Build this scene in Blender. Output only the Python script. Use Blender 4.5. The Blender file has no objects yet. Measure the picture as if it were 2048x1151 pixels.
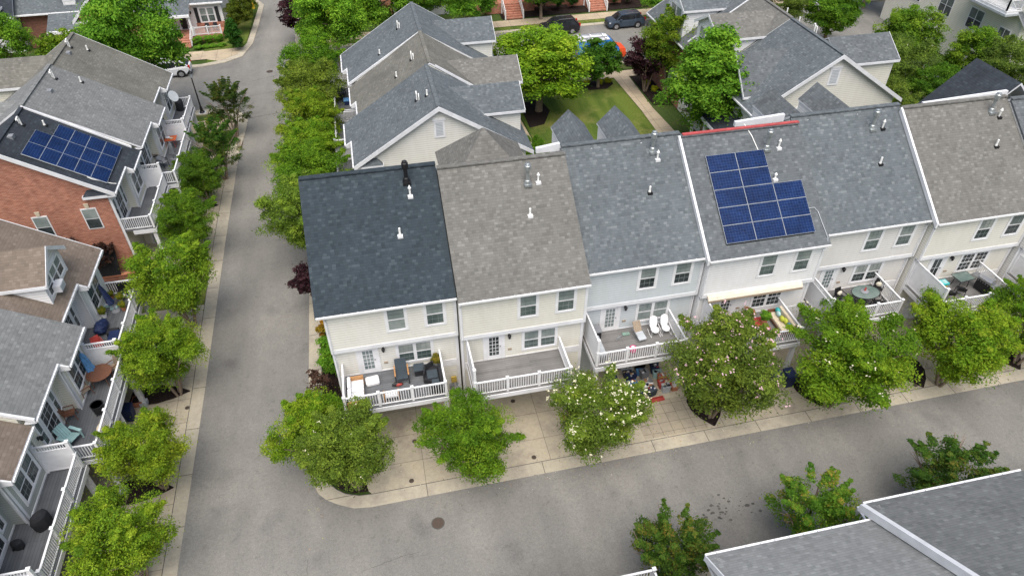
import bpy, math, random
from mathutils import Vector, Matrix
random.seed(7)
R = math.radians
col = bpy.context.scene.collection
scene = bpy.context.scene

# ------------------------------------------------------------------ materials
def mat(name):
    m = bpy.data.materials.new(name); m.use_nodes = True
    nt = m.node_tree; b = nt.nodes['Principled BSDF']
    return m, nt, b
def N(nt, t, **kw):
    n = nt.nodes.new(t)
    for k, v in kw.items(): setattr(n, k, v)
    return n
def ramp(nt, fac, stops):
    r = N(nt, 'ShaderNodeValToRGB'); e = r.color_ramp.elements
    while len(e) < len(stops): e.new(0.5)
    for i, (p, c) in enumerate(stops):
        e[i].position = p; e[i].color = (*c, 1) if len(c) == 3 else c
    nt.links.new(fac, r.inputs[0]); return r.outputs[0]
def noise(nt, scale, detail=4, vec=None, rough=.55):
    n = N(nt, 'ShaderNodeTexNoise'); n.inputs['Scale'].default_value = scale
    n.inputs['Detail'].default_value = detail; n.inputs['Roughness'].default_value = rough
    if vec is not None: nt.links.new(vec, n.inputs['Vector'])
    return n.outputs[0]
def mix(nt, mode, fac, a, b):
    n = N(nt, 'ShaderNodeMix', data_type='RGBA', blend_type=mode)
    for i, v in ((0, fac), (6, a), (7, b)):
        if hasattr(v, 'links') or hasattr(v, 'is_linked'): nt.links.new(v, n.inputs[i])
        else: n.inputs[i].default_value = v if i == 0 else (*v, 1)
    return n.outputs[2]
def geo(nt): return N(nt, 'ShaderNodeNewGeometry').outputs['Position']
def uv(nt): return N(nt, 'ShaderNodeUVMap').outputs[0]
def bump(nt, b, h, strength=.4, dist=.02):
    n = N(nt, 'ShaderNodeBump'); n.inputs['Strength'].default_value = strength; n.inputs['Distance'].default_value = dist
    nt.links.new(h, n.inputs['Height']); nt.links.new(n.outputs[0], b.inputs['Normal'])
def plain(name, c, rough=.6, metal=0, var=.12, scale=3.0, spec=.4):
    m, nt, b = mat(name); b.inputs['Roughness'].default_value = rough; b.inputs['Metallic'].default_value = metal
    b.inputs['Specular IOR Level'].default_value = spec
    f = noise(nt, scale, 5, geo(nt))
    d = tuple(x * (1 - var) for x in c); l = tuple(min(1, x * (1 + var)) for x in c)
    nt.links.new(ramp(nt, f, [(.3, d), (.7, l)]), b.inputs['Base Color'])
    return m
def shingle(name, c1, c2, c3, weather=.25, warm=(1, 1, 1)):
    m, nt, b = mat(name); b.inputs['Roughness'].default_value = .95; b.inputs['Specular IOR Level'].default_value = .15
    u = uv(nt)
    def mth(op, x, y=None):
        n = N(nt, 'ShaderNodeMath', operation=op)
        for i, q in enumerate((x, y)):
            if q is None: continue
            if isinstance(q, (int, float)): n.inputs[i].default_value = q
            else: nt.links.new(q, n.inputs[i])
        return n.outputs[0]
    s = N(nt, 'ShaderNodeSeparateXYZ'); nt.links.new(u, s.inputs[0])
    vr = mth('DIVIDE', s.outputs[1], .15); row = mth('FLOOR', vr); frv = mth('FRACT', vr)
    wr = N(nt, 'ShaderNodeTexWhiteNoise', noise_dimensions='1D'); nt.links.new(row, wr.inputs['W'])
    uc = mth('ADD', mth('DIVIDE', s.outputs[0], .19), mth('MULTIPLY', wr.outputs[0], 7.3)); cell = mth('FLOOR', uc); fru = mth('FRACT', uc)
    cb = N(nt, 'ShaderNodeCombineXYZ'); nt.links.new(cell, cb.inputs[0]); nt.links.new(row, cb.inputs[1])
    wn = N(nt, 'ShaderNodeTexWhiteNoise', noise_dimensions='2D'); nt.links.new(cb.outputs[0], wn.inputs['Vector'])
    mid = tuple((x + y) / 2 for x, y in zip(c1, c2)); lo_ = tuple(x * .45 + y * .55 for x, y in zip(c1, mid))
    mx = ramp(nt, wn.outputs[0], [(0, lo_), (.22, mid), (.62, tuple(x * 1.07 for x in mid)), (.85, tuple(x * .55 + y * .45 for x, y in zip(mid, c2))), (1, tuple(x * .85 + y * .15 for x, y in zip(c2, c3)))])
    edge = ramp(nt, frv, [(0, (.6,) * 3), (.12, (.9,) * 3), (.25, (1, 1, 1))])
    mx = mix(nt, 'MULTIPLY', .8, mx, edge)
    mx = mix(nt, 'MULTIPLY', .6, mx, ramp(nt, fru, [(0, (.7,) * 3), (.1, (1, 1, 1))]))
    big = ramp(nt, noise(nt, .55, 4, geo(nt)), [(.3, tuple(1 - weather * w for w in (1, 1, 1))), (.7, tuple(1 + weather * .5 * w for w in warm))])
    mx = mix(nt, 'MULTIPLY', 1.0, mx, big)
    st = N(nt, 'ShaderNodeMapping'); st.inputs['Scale'].default_value = (2.2, .25, 1); nt.links.new(u, st.inputs[0])
    mx = mix(nt, 'MULTIPLY', 1.0, mx, ramp(nt, noise(nt, 1.0, 5, st.outputs[0]), [(.3, (.96,) * 3), (.7, (1.03,) * 3)]))
    mx = mix(nt, 'OVERLAY', .35, mx, ramp(nt, noise(nt, 60, 2, geo(nt)), [(.3, (.3,) * 3), (.7, (.7,) * 3)]))
    nt.links.new(mx, b.inputs['Base Color']); bump(nt, b, mx, .5, .02)
    return m
def siding(name, c, row=.16):
    m, nt, b = mat(name); b.inputs['Roughness'].default_value = .6; b.inputs['Specular IOR Level'].default_value = .3
    u = uv(nt); s = N(nt, 'ShaderNodeSeparateXYZ'); nt.links.new(u, s.inputs[0])
    md = N(nt, 'ShaderNodeMath', operation='DIVIDE'); nt.links.new(s.outputs[1], md.inputs[0]); md.inputs[1].default_value = row
    fr = N(nt, 'ShaderNodeMath', operation='FRACT'); nt.links.new(md.outputs[0], fr.inputs[0])
    line = ramp(nt, fr.outputs[0], [(0, (.62,) * 3), (.12, (.72,) * 3), (.22, (1,) * 3), (1, (.97,) * 3)])  # shadow under each lap, painted as a dark line in the siding colour
    base = ramp(nt, noise(nt, .8, 5, geo(nt)), [(.3, tuple(x * .93 for x in c)), (.7, c)])
    st = N(nt, 'ShaderNodeMapping'); st.inputs['Scale'].default_value = (3, .3, 1); nt.links.new(u, st.inputs[0])
    base = mix(nt, 'MULTIPLY', 1, base, ramp(nt, noise(nt, 1.2, 4, st.outputs[0]), [(.3, (.95, .945, .93)), (.65, (1, 1, 1))]))
    nt.links.new(mix(nt, 'MULTIPLY', 1, base, line), b.inputs['Base Color']); bump(nt, b, fr.outputs[0], .35, .012)
    return m
def brickmat(name, c1=(.40, .125, .07), c2=(.50, .19, .115), mortar=(.42, .34, .28)):
    m, nt, b = mat(name); b.inputs['Roughness'].default_value = .9
    u = uv(nt); t = N(nt, 'ShaderNodeTexBrick'); t.inputs['Scale'].default_value = 1
    t.inputs['Brick Width'].default_value = .215; t.inputs['Row Height'].default_value = .075; t.inputs['Mortar Size'].default_value = .008
    t.inputs['Color1'].default_value = (*c1, 1); t.inputs['Color2'].default_value = (*c2, 1); t.inputs['Mortar'].default_value = (*mortar, 1)
    nt.links.new(u, t.inputs['Vector'])
    mx = mix(nt, 'MULTIPLY', 1, t.outputs[0], ramp(nt, noise(nt, 1.2, 5, geo(nt)), [(.3, (.82,) * 3), (.7, (1.1,) * 3)]))
    st = N(nt, 'ShaderNodeMapping'); st.inputs['Scale'].default_value = (2.5, 9, 1); nt.links.new(u, st.inputs[0])
    mx = mix(nt, 'MULTIPLY', 1, mx, ramp(nt, noise(nt, 1.0, 3, st.outputs[0]), [(.35, (.72, .66, .64)), (.6, (1.05,) * 3)]))
    nt.links.new(mx, b.inputs['Base Color']); bump(nt, b, t.outputs[1], -.4, .01)
    return m
def boards(name, c, w=.14, axis=1):
    m, nt, b = mat(name); b.inputs['Roughness'].default_value = .7; b.inputs['Specular IOR Level'].default_value = .25
    u = uv(nt); t = N(nt, 'ShaderNodeTexBrick'); t.inputs['Scale'].default_value = 1; t.offset = .37
    t.inputs['Brick Width'].default_value = 3.6; t.inputs['Row Height'].default_value = w; t.inputs['Mortar Size'].default_value = .006
    t.inputs['Color1'].default_value = (*[x * .86 for x in c], 1); t.inputs['Color2'].default_value = (*[x * 1.12 for x in c], 1)
    t.inputs['Mortar'].default_value = (*[x * .4 for x in c], 1)
    if axis == 0:
        mp = N(nt, 'ShaderNodeMapping'); mp.inputs['Rotation'].default_value = (0, 0, R(90)); nt.links.new(u, mp.inputs[0]); nt.links.new(mp.outputs[0], t.inputs['Vector'])
    else: nt.links.new(u, t.inputs['Vector'])
    mx = mix(nt, 'MULTIPLY', 1, t.outputs[0], ramp(nt, noise(nt, 1.4, 6, geo(nt)), [(.3, (.82,) * 3), (.7, (1.12,) * 3)]))
    nt.links.new(mx, b.inputs['Base Color']); return m
def asphalt():
    m, nt, b = mat('asphalt'); b.inputs['Roughness'].default_value = .92; b.inputs['Specular IOR Level'].default_value = .25
    g = geo(nt)
    c = ramp(nt, noise(nt, .16, 6, g, .6), [(.3, (.172, .168, .157)), (.5, (.212, .206, .19)), (.72, (.25, .241, .22))])
    mp = N(nt, 'ShaderNodeMapping'); mp.inputs['Scale'].default_value = (.9, .16, 1); mp.inputs['Rotation'].default_value = (0, 0, R(4)); nt.links.new(g, mp.inputs[0])
    c = mix(nt, 'MULTIPLY', 1, c, ramp(nt, noise(nt, .8, 5, mp.outputs[0]), [(.35, (.89, .89, .9)), (.65, (1.05,) * 3)]))
    c = mix(nt, 'MULTIPLY', 1, c, ramp(nt, noise(nt, 26, 3, g, .8), [(.3, (.72,) * 3), (.5, (1,) * 3), (.72, (1.28,) * 3)]))
    c = mix(nt, 'MULTIPLY', 1, c, ramp(nt, noise(nt, 7, 3, g, .7), [(.3, (.9,) * 3), (.7, (1.08,) * 3)]))
    # worn wheel paths and sealed joints
    c = mix(nt, 'MULTIPLY', 1, c, ramp(nt, noise(nt, 2.2, 7, g, .75), [(.34, (.80,) * 3), (.44, (1,) * 3), (.6, (1.0,) * 3), (.7, (1.07,) * 3)]))
    # dark blots
    c = mix(nt, 'MULTIPLY', 1, c, ramp(nt, noise(nt, .45, 3, g, .4), [(.24, (.78, .78, .80)), (.38, (1,) * 3)]))
    nt.links.new(c, b.inputs['Base Color']); bump(nt, b, noise(nt, 40, 3, g, .8), .5, .02)
    return m
def concrete(name, c, w=3.3, row=1.75, joint=.02, var=.16):
    m, nt, b = mat(name); b.inputs['Roughness'].default_value = .9
    g = geo(nt); t = N(nt, 'ShaderNodeTexBrick'); t.offset = 0; t.inputs['Scale'].default_value = 1
    t.inputs['Brick Width'].default_value = w; t.inputs['Row Height'].default_value = row; t.inputs['Mortar Size'].default_value = joint
    t.inputs['Mortar Smooth'].default_value = .1
    t.inputs['Color1'].default_value = (*[x * .95 for x in c], 1); t.inputs['Color2'].default_value = (*[x * 1.04 for x in c], 1)
    t.inputs['Mortar'].default_value = (*[x * .35 for x in c], 1); nt.links.new(g, t.inputs['Vector'])
    k = mix(nt, 'MULTIPLY', 1, t.outputs[0], ramp(nt, noise(nt, .7, 7, g, .62), [(.28, (1 - var * 1.7, 1 - var * 1.8, 1 - var * 1.6)), (.5, (1, 1, 1)), (.75, (1.1, 1.08, 1.03))]))
    k = mix(nt, 'MULTIPLY', 1, k, ramp(nt, noise(nt, 5, 5, g, .7), [(.3, (.86,) * 3), (.7, (1.08,) * 3)]))
    k = mix(nt, 'MULTIPLY', 1, k, ramp(nt, noise(nt, 50, 2, g, .7), [(.3, (.9,) * 3), (.7, (1.1,) * 3)]))
    nt.links.new(k, b.inputs['Base Color']); return m
def lawnmat(name, a, bb, dry):
    m, nt, b = mat(name); b.inputs['Roughness'].default_value = 1; b.inputs['Specular IOR Level'].default_value = .1
    g = geo(nt)
    mp = N(nt, 'ShaderNodeMapping'); mp.inputs['Rotation'].default_value = (0, 0, R(-38)); mp.inputs['Scale'].default_value = (.55, .1, 1); nt.links.new(g, mp.inputs[0])
    c = mix(nt, 'MIX', ramp(nt, noise(nt, 1.0, 3, mp.outputs[0]), [(.42, (0, 0, 0)), (.58, (1, 1, 1))]), a, bb)
    c = mix(nt, 'MIX', ramp(nt, noise(nt, .32, 4, g, .6), [(.52, (0, 0, 0)), (.72, (.6, .6, .6))]), c, dry)
    c = mix(nt, 'MULTIPLY', 1, c, ramp(nt, noise(nt, 9, 5, g, .8), [(.25, (.5,) * 3), (.75, (1.45,) * 3)]))
    nt.links.new(c, b.inputs['Base Color']); bump(nt, b, noise(nt, 22, 4, g, .8), .9, .06); return m
def mulchmat():
    m, nt, b = mat('mulch'); b.inputs['Roughness'].default_value = 1; b.inputs['Specular IOR Level'].default_value = .1
    g = geo(nt); f = noise(nt, 14, 6, g, .8)
    nt.links.new(ramp(nt, f, [(.3, (.008, .006, .006)), (.55, (.03, .022, .02)), (.75, (.085, .06, .05))]), b.inputs['Base Color'])
    bump(nt, b, f, 1, .08); return m
def leafmat(name, gain=1.0, trans=.4):
    m, nt, b = mat(name); a = N(nt, 'ShaderNodeAttribute', attribute_name='tint')
    oi = N(nt, 'ShaderNodeObjectInfo')
    c = mix(nt, 'MULTIPLY', 1, a.outputs[0], oi.outputs['Color'])
    nt.links.new(c, b.inputs['Base Color']); b.inputs['Roughness'].default_value = .6; b.inputs['Specular IOR Level'].default_value = .18
    tr = N(nt, 'ShaderNodeBsdfTranslucent'); nt.links.new(c, tr.inputs[0])
    ms = N(nt, 'ShaderNodeMixShader'); ms.inputs[0].default_value = trans
    nt.links.new(b.outputs[0], ms.inputs[1]); nt.links.new(tr.outputs[0], ms.inputs[2])
    nt.links.new(ms.outputs[0], nt.nodes['Material Output'].inputs[0]); return m
def glassmat(name, c, c2, rough=.12, blinds=False):
    m, nt, b = mat(name); b.inputs['Roughness'].default_value = rough; b.inputs['Specular IOR Level'].default_value = .6
    f = noise(nt, 1.1, 3, geo(nt)); k = ramp(nt, f, [(.35, c), (.65, c2)])
    if blinds:
        s = N(nt, 'ShaderNodeSeparateXYZ'); nt.links.new(uv(nt), s.inputs[0])
        md = N(nt, 'ShaderNodeMath', operation='DIVIDE'); nt.links.new(s.outputs[1], md.inputs[0]); md.inputs[1].default_value = .062
        fr = N(nt, 'ShaderNodeMath', operation='FRACT'); nt.links.new(md.outputs[0], fr.inputs[0])
        k = mix(nt, 'MULTIPLY', 1, k, ramp(nt, fr.outputs[0], [(.2, (.62,) * 3), (.5, (1.1,) * 3)]))
    nt.links.new(k, b.inputs['Base Color']); return m
def solarmat():
    m, nt, b = mat('solar_cells'); b.inputs['Roughness'].default_value = .32; b.inputs['Specular IOR Level'].default_value = .1
    t = N(nt, 'ShaderNodeTexBrick'); t.offset = 0; t.inputs['Scale'].default_value = 1
    t.inputs['Brick Width'].default_value = .158; t.inputs['Row Height'].default_value = .158; t.inputs['Mortar Size'].default_value = .005
    t.inputs['Color1'].default_value = (.004, .014, .058, 1); t.inputs['Color2'].default_value = (.006, .022, .088, 1); t.inputs['Mortar'].default_value = (.045, .075, .15, 1)
    nt.links.new(uv(nt), t.inputs['Vector'])
    nt.links.new(mix(nt, 'MULTIPLY', 1, t.outputs[0], ramp(nt, noise(nt, .8, 4, geo(nt)), [(.3, (.8,) * 3), (.7, (1.3,) * 3)])), b.inputs['Base Color'])
    return m

M = dict(
    slate=plain('dark_slate_fabric', (.045, .06, .075), .85),
    white=plain('white_vinyl', (.76, .765, .785), .45, var=.08, scale=2.2), trim=plain('white_trim', (.70, .71, .735), .55, var=.1, scale=1.6),
    cream=siding('cream_siding', (.82, .81, .755)), cream2=siding('pale_yellow_siding', (.80, .785, .71)), blue=siding('pale_blue_siding', (.63, .68, .71)),
    whites=siding('white_siding', (.86, .865, .88)), greige=siding('greige_siding', (.76, .75, .73)), tan=siding('tan_siding', (.80, .785, .72)),
    greenish=siding('grey_green_siding', (.46, .49, .46)), ivory=siding('ivory_siding', (.77, .755, .66)),
    brick=brickmat('red_brick'), brickd=brickmat('dark_brick', (.22, .085, .06), (.30, .12, .08), (.2, .15, .12)),
    sh_dark=shingle('charcoal_shingles', (.024, .033, .041), (.054, .070, .083), (.105, .132, .148), .1),
    sh_taupe=shingle('taupe_shingles', (.11, .107, .099), (.20, .197, .185), (.30, .30, .284), .1),
    sh_blue=shingle('blue_grey_shingles', (.072, .085, .094), (.155, .175, .188), (.255, .28, .292), .12),
    sh_slate=shingle('slate_shingles', (.072, .081, .089), (.155, .170, .182), (.235, .252, .262), .12),
    sh_olive=shingle('weathered_olive_shingles', (.115, .112, .098), (.195, .19, .17), (.27, .265, .24), .18),
    sh_brown=shingle('brown_shingles', (.135, .108, .088), (.21, .172, .142), (.285, .24, .205), .12),
    sh_grey=shingle('light_grey_shingles', (.125, .13, .13), (.225, .233, .233), (.315, .326, .322), .1),
    sh_pale=shingle('pale_grey_shingles', (.19, .195, .192), (.31, .318, .314), (.41, .42, .412), .08), sh_night=shingle('dark_slate_shingles', (.028, .033, .041), (.052, .062, .075), (.085, .098, .115), .2),
    ridge=plain('ridge_cap', (.09, .095, .1), .95), deckb=boards('grey_deck_boards', (.19, .185, .18)), deckbl=boards('dark_grey_deck_boards', (.125, .132, .142)),
    asphalt=asphalt(), conc=concrete('tan_concrete', (.44, .39, .30), joint=.013, var=.2), kerb=concrete('kerb_concrete', (.43, .39, .31), 3.05, 50, .022),
    kerby=concrete('kerb_concrete_y', (.43, .39, .31), 50, 3.05, .022), walk=concrete('sidewalk_concrete', (.46, .38, .27), 1.6, 1.6, .015),
    grass=lawnmat('lawn_grass', (.075, .12, .022), (.125, .17, .032), (.32, .29, .10)), rough_grass=lawnmat('rough_grass', (.05, .085, .02), (.07, .11, .03), (.15, .14, .06)),
    mulch=mulchmat(), soil=plain('soil', (.05, .038, .03), 1, var=.4, scale=6), leaf=leafmat('leaves'), bark=plain('bark', (.22, .17, .13), .9, var=.35, scale=9),
    petal=plain('cream_petals', (.70, .67, .47), .7, var=.12, scale=20), pink=plain('pink_petals', (.64, .42, .46), .7, var=.2, scale=20),
    glass=glassmat('dark_glass', (.016, .023, .026), (.065, .078, .082)), glassb=glassmat('blind_glass', (.19, .235, .23), (.31, .35, .34), .2, True),
    curtain=glassmat('curtained_glass', (.22, .25, .24), (.40, .42, .40), .25), glassl=glassmat('lower_glass', (.065, .092, .09), (.14, .175, .17), .14, True), glassg=glassmat('door_glass', (.12, .16, .17), (.24, .28, .28), .15),
    table_glass=glassmat('table_glass', (.10, .14, .13), (.17, .22, .2), .08), solar=solarmat(),
    black=plain('black_metal', (.012, .012, .014), .45), blackf=plain('black_fabric', (.02, .021, .025), .9, var=.3), rubber=plain('rubber', (.015, .015, .016), .85),
    steel=plain('galvanised_steel', (.42, .45, .46), .35, .7), silver=plain('silver', (.5, .5, .52), .3, .8), grey=plain('grey_paint', (.22, .23, .25), .6),
    lgrey=plain('light_grey_fabric', (.42, .45, .48), .8), wood=plain('warm_wood', (.42, .22, .09), .6, var=.3, scale=12), dwood=plain('dark_wood', (.16, .07, .04), .6, var=.3, scale=12),
    red=plain('red_paint', (.42, .06, .05), .6, var=.25), faded_red=plain('faded_red_flashing', (.42, .075, .075), .7, var=.2), orange=plain('orange_paint', (.55, .12, .03), .6),
    navy=plain('navy_plastic', (.014, .026, .085), .5), blue_f=plain('blue_fabric', (.10, .26, .5), .8, var=.3, scale=10), teal=plain('teal_plastic', (.05, .42, .44), .5),
    mint=plain('mint_paint', (.34, .52, .52), .5), yellow=plain('yellow_plastic', (.75, .52, .03), .5), hot=plain('hot_pink_plastic', (.75, .05, .22), .5), lime=plain('lime_fabric', (.45, .5, .06), .8),
    beige=plain('beige_fabric', (.58, .50, .38), .85), tanr=plain('tan_wicker', (.30, .24, .18), .9, var=.3, scale=20), terra=plain('terracotta', (.42, .17, .1), .8),
    pipe=plain('white_pvc', (.82, .82, .80), .4), canvas=plain('cream_canvas', (.66, .61, .5), .85), shutter=plain('black_shutter', (.02, .022, .026), .6),
    carw=plain('white_car_paint', (.75, .76, .78), .25, var=.03), carb=plain('blue_grey_car_paint', (.06, .085, .12), .25, .3), cark=plain('black_car_paint', (.018, .018, .022), .2),
    vanb=plain('blue_van_wrap', (.03, .17, .50), .35), vano=plain('orange_van_paint', (.75, .09, .03), .35), tail=plain('red_lamp', (.5, .01, .01), .2), head=plain('clear_lamp', (.7, .7, .72), .15),
    chrome=plain('chrome', (.6, .6, .62), .2, .9), iron=plain('cast_iron', (.10, .075, .06), .7, .3, .3, 30), carglass=glassmat('car_glass', (.01, .012, .014), (.03, .035, .04), .08),
    tar=plain('tar_crack', (.09, .088, .082), .9), oil=plain('oil_stain', (.075, .072, .066), .8, var=.3), paver=concrete('stamped_concrete', (.37, .325, .25), .62, .62, .011),
    meter=plain('yellow_box', (.5, .36, .08), .6), ugrey=plain('utility_box_green', (.2, .32, .26), .6))

# ------------------------------------------------------------------ mesh builder
class MB:
    def __init__(s): s.v = []; s.f = []; s.m = []; s.mats = []
    def mi(s, m):
        m = M[m] if isinstance(m, str) else m
        if m not in s.mats: s.mats.append(m)
        return s.mats.index(m)
    def face(s, pts, m):
        n = len(s.v); s.v += [tuple(p) for p in pts]; s.f.append(list(range(n, n + len(pts)))); s.m.append(s.mi(m)); return s
    def box(s, x0, x1, y0, y1, z0, z1, m, top=None):
        if x0 > x1: x0, x1 = x1, x0
        if y0 > y1: y0, y1 = y1, y0
        if z0 > z1: z0, z1 = z1, z0
        p = [(x0, y0, z0), (x1, y0, z0), (x1, y1, z0), (x0, y1, z0), (x0, y0, z1), (x1, y0, z1), (x1, y1, z1), (x0, y1, z1)]
        return s.hexa(p, m, top)
    def hexa(s, p, m, top=None):
        n = len(s.v); s.v += [tuple(q) for q in p]; a = s.mi(m); t = s.mi(top) if top else a
        for q, k in (((0, 3, 2, 1), a), ((4, 5, 6, 7), t), ((0, 1, 5, 4), a), ((1, 2, 6, 5), a), ((2, 3, 7, 6), a), ((3, 0, 4, 7), a)):
            s.f.append([n + i for i in q]); s.m.append(k)
        return s
    def bar(s, p, q, w, h, m):
        p, q = Vector(p), Vector(q); d = (q - p).normalized(); up = Vector((0, 0, 1))
        if abs(d.z) > .95: up = Vector((0, 1, 0))
        a = d.cross(up).normalized() * w / 2; b = a.cross(d).normalized() * h / 2
        return s.hexa([p - a - b, p + a - b, q + a - b, q - a - b, p - a + b, p + a + b, q + a + b, q - a + b], m)
    def tube(s, pts, r, m, n=8, cap=True):
        pts = [Vector(p) for p in pts]; rr = r if isinstance(r, (list, tuple)) else [r] * len(pts); base = len(s.v); k = s.mi(m)
        for i, p in enumerate(pts):
            d = (pts[min(i + 1, len(pts) - 1)] - pts[max(i - 1, 0)]).normalized()
            a = d.cross(Vector((0, 0, 1)) if abs(d.z) < .9 else Vector((1, 0, 0))).normalized(); b = d.cross(a)
            for j in range(n):
                t = 2 * math.pi * j / n; s.v.append(tuple(p + (a * math.cos(t) + b * math.sin(t)) * rr[i]))
        for i in range(len(pts) - 1):
            for j in range(n):
                s.f.append([base + i * n + j, base + i * n + (j + 1) % n, base + (i + 1) * n + (j + 1) % n, base + (i + 1) * n + j]); s.m.append(k)
        if cap:
            s.f.append([base + j for j in range(n)][::-1]); s.m.append(k); e = base + (len(pts) - 1) * n
            s.f.append([e + j for j in range(n)]); s.m.append(k)
        return s
    def lathe(s, c, prof, m, n=14):
        return s.tube([(c[0], c[1], c[2] + z) for _, z in prof], [max(r, .001) for r, _ in prof], m, n)
    def prism(s, poly, d, m, side=None):
        # poly: 3D points, extruded by vector d
        d = Vector(d); a = [Vector(p) for p in poly]; b = [p + d for p in a]; s.face(a[::-1], m); s.face(b, m)
        for i in range(len(a)):
            j = (i + 1) % len(a); s.face([a[i], a[j], b[j], b[i]], side or m)
        return s
    def blob(s, c, r, m, seed=0, n=10, k=6, jit=.12):
        rnd = random.Random(seed); base = len(s.v); mi = s.mi(m)
        for i in range(k + 1):
            ph = math.pi * i / k
            for j in range(n):
                t = 2 * math.pi * j / n; q = 1 + rnd.uniform(-jit, jit) * (0 < i < k)
                s.v.append((c[0] + r[0] * math.sin(ph) * math.cos(t) * q, c[1] + r[1] * math.sin(ph) * math.sin(t) * q, c[2] + r[2] * math.cos(ph) * q))
        for i in range(k):
            for j in range(n):
                s.f.append([base + i * n + j, base + (i + 1) * n + j, base + (i + 1) * n + (j + 1) % n, base + i * n + (j + 1) % n]); s.m.append(mi)
        return s
    def build(s, name, parent=None, smooth=False, bevel=0):
        me = bpy.data.meshes.new(name); me.from_pydata(s.v, [], s.f)
        for m in s.mats: me.materials.append(m)
        me.polygons.foreach_set('material_index', s.m)
        ul = me.uv_layers.new(name='UVMap'); uvs = [0.0] * (len(me.loops) * 2)
        for p in me.polygons:
            n = p.normal
            t = Vector((1, 0, 0)) if abs(n.z) > .995 else Vector((-n.y, n.x, 0)).normalized()
            if abs(n.z) <= .995 and (t.x + t.y * .5) < 0: t = -t
            b = n.cross(t)
            if b.z < 0 or (abs(n.z) > .995 and b.y < 0): b = -b
            for li in p.loop_indices:
                v = me.vertices[me.loops[li].vertex_index].co; uvs[2 * li] = v.dot(t); uvs[2 * li + 1] = v.dot(b)
        ul.data.foreach_set('uv', uvs)
        if smooth: me.polygons.foreach_set('use_smooth', [True] * len(me.polygons))
        o = bpy.data.objects.new(name, me); col.objects.link(o)
        if parent is not None: o.parent = parent
        if bevel:
            md = o.modifiers.new('bevel', 'BEVEL'); md.width = bevel; md.segments = 2; md.limit_method = 'ANGLE'
        return o
def tag(o, label=None, cat=None, group=None, kind=None):
    for k, v in (('label', label), ('category', cat), ('group', group), ('kind', kind)):
        if v: o[k] = v
    return o
def thing(name, label, cat, loc=(0, 0, 0), rz=0, group=None):
    o = bpy.data.objects.new(name, None); o.empty_display_size = .2; col.objects.link(o); o.location = loc; o.rotation_euler = (0, 0, rz)
    return tag(o, label, cat, group)
def struct(name, mb): return tag(mb.build(name), kind='structure')
def kids(o): return [c for c in o.children]
def copy_tree(o, parent=None):
    c = o.copy(); col.objects.link(c)
    if parent is not None: c.parent = parent
    for ch in list(o.children): copy_tree(ch, c)
    return c

# ------------------------------------------------------------------ camera, light, world
cd = bpy.data.cameras.new('camera'); cam = bpy.data.objects.new('camera', cd); col.objects.link(cam); scene.camera = cam
cd.sensor_width = 36; cd.lens = 36 * 1404.5 / 2048; cd.clip_end = 1500; cd.clip_start = .5
pt, yw, rl = R(40.67), R(12.05), R(-.25)
F = Vector((math.sin(yw) * math.cos(pt), math.cos(yw) * math.cos(pt), -math.sin(pt))); Rt = Vector((math.cos(yw), -math.sin(yw), 0)); Up = Rt.cross(F)
R2 = Rt * math.cos(rl) + Up * math.sin(rl); U2 = -Rt * math.sin(rl) + Up * math.cos(rl)
mw = Matrix((R2, U2, -F)).transposed().to_4x4(); mw.translation = (0, 0, 31); cam.matrix_world = mw
w = bpy.data.worlds.new('World'); scene.world = w; w.use_nodes = True; nt = w.node_tree
sk = nt.nodes.new('ShaderNodeTexSky'); sk.sky_type = 'NISHITA'; sk.sun_disc = False
SE, SA = R(64), R(192)      # elevation; azimuth measured from +Y towards +X
sk.sun_elevation = SE; sk.sun_rotation = SA; sk.air_density = 1.3; sk.dust_density = 4.5; sk.ozone_density = 1.0
nt.links.new(sk.outputs[0], nt.nodes['Background'].inputs[0]); nt.nodes['Background'].inputs[1].default_value = .15
sl = bpy.data.lights.new('sun', 'SUN'); sl.energy = 3.45; sl.angle = R(60); sl.color = (1, .965, .91); so = bpy.data.objects.new('sun', sl); col.objects.link(so)
sd = Vector((math.sin(SA) * math.cos(SE), math.cos(SA) * math.cos(SE), math.sin(SE))); so.rotation_euler = sd.to_track_quat('Z', 'Y').to_euler(); so.location = (0, 0, 60)
scene.view_settings.view_transform = 'Standard'; scene.view_settings.look = 'None'; scene.view_settings.exposure = 0
scene.cycles.max_bounces = 6; scene.cycles.diffuse_bounces = 3; scene.cycles.transparent_max_bounces = 4

# ------------------------------------------------------------------ ground, roads
def poly(name, pts, z, m, th=0):
    mb = MB()
    if th: mb.prism([(x, y, z - th) for x, y in pts], (0, 0, th), m)
    else: mb.face([(x, y, z) for x, y in pts], m)
    return struct(name, mb)
poly('ground', [(-400, -200), (400, -200), (400, 600), (-400, 600)], -.06, 'rough_grass')
# asphalt sheets
poly('road', [(-11.9, -40), (80, -40), (80, 21.1), (20, 21.0), (-2.0, 20.6), (-2.9, 20.5), (-4.35, 20.95), (-5.33, 21.7), (-5.8, 22.9), (-5.9, 26), (-5.9, 66.5), (-5.2, 68.6), (-3.4, 69.6), (80, 69.6), (80, 80.3), (-4, 80.3), (-6.2, 80.5), (-7.35, 81.6), (-7.6, 83.4), (-7.6, 150),
               (-12.8, 150), (-12.6, 98.5), (-11.7, 96.4), (-12.0, 88.6), (-12.3, 83.4), (-13.2, 79.9), (-15, 78.6), (-17.3, 78.0), (-80, 77.6), (-80, 67.6), (-14.2, 67.4), (-12.8, 66.6), (-12.05, 65.6), (-11.6, 64.3), (-11.75, 62.4), (-11.95, 58.6)], -.02, 'asphalt')
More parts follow.
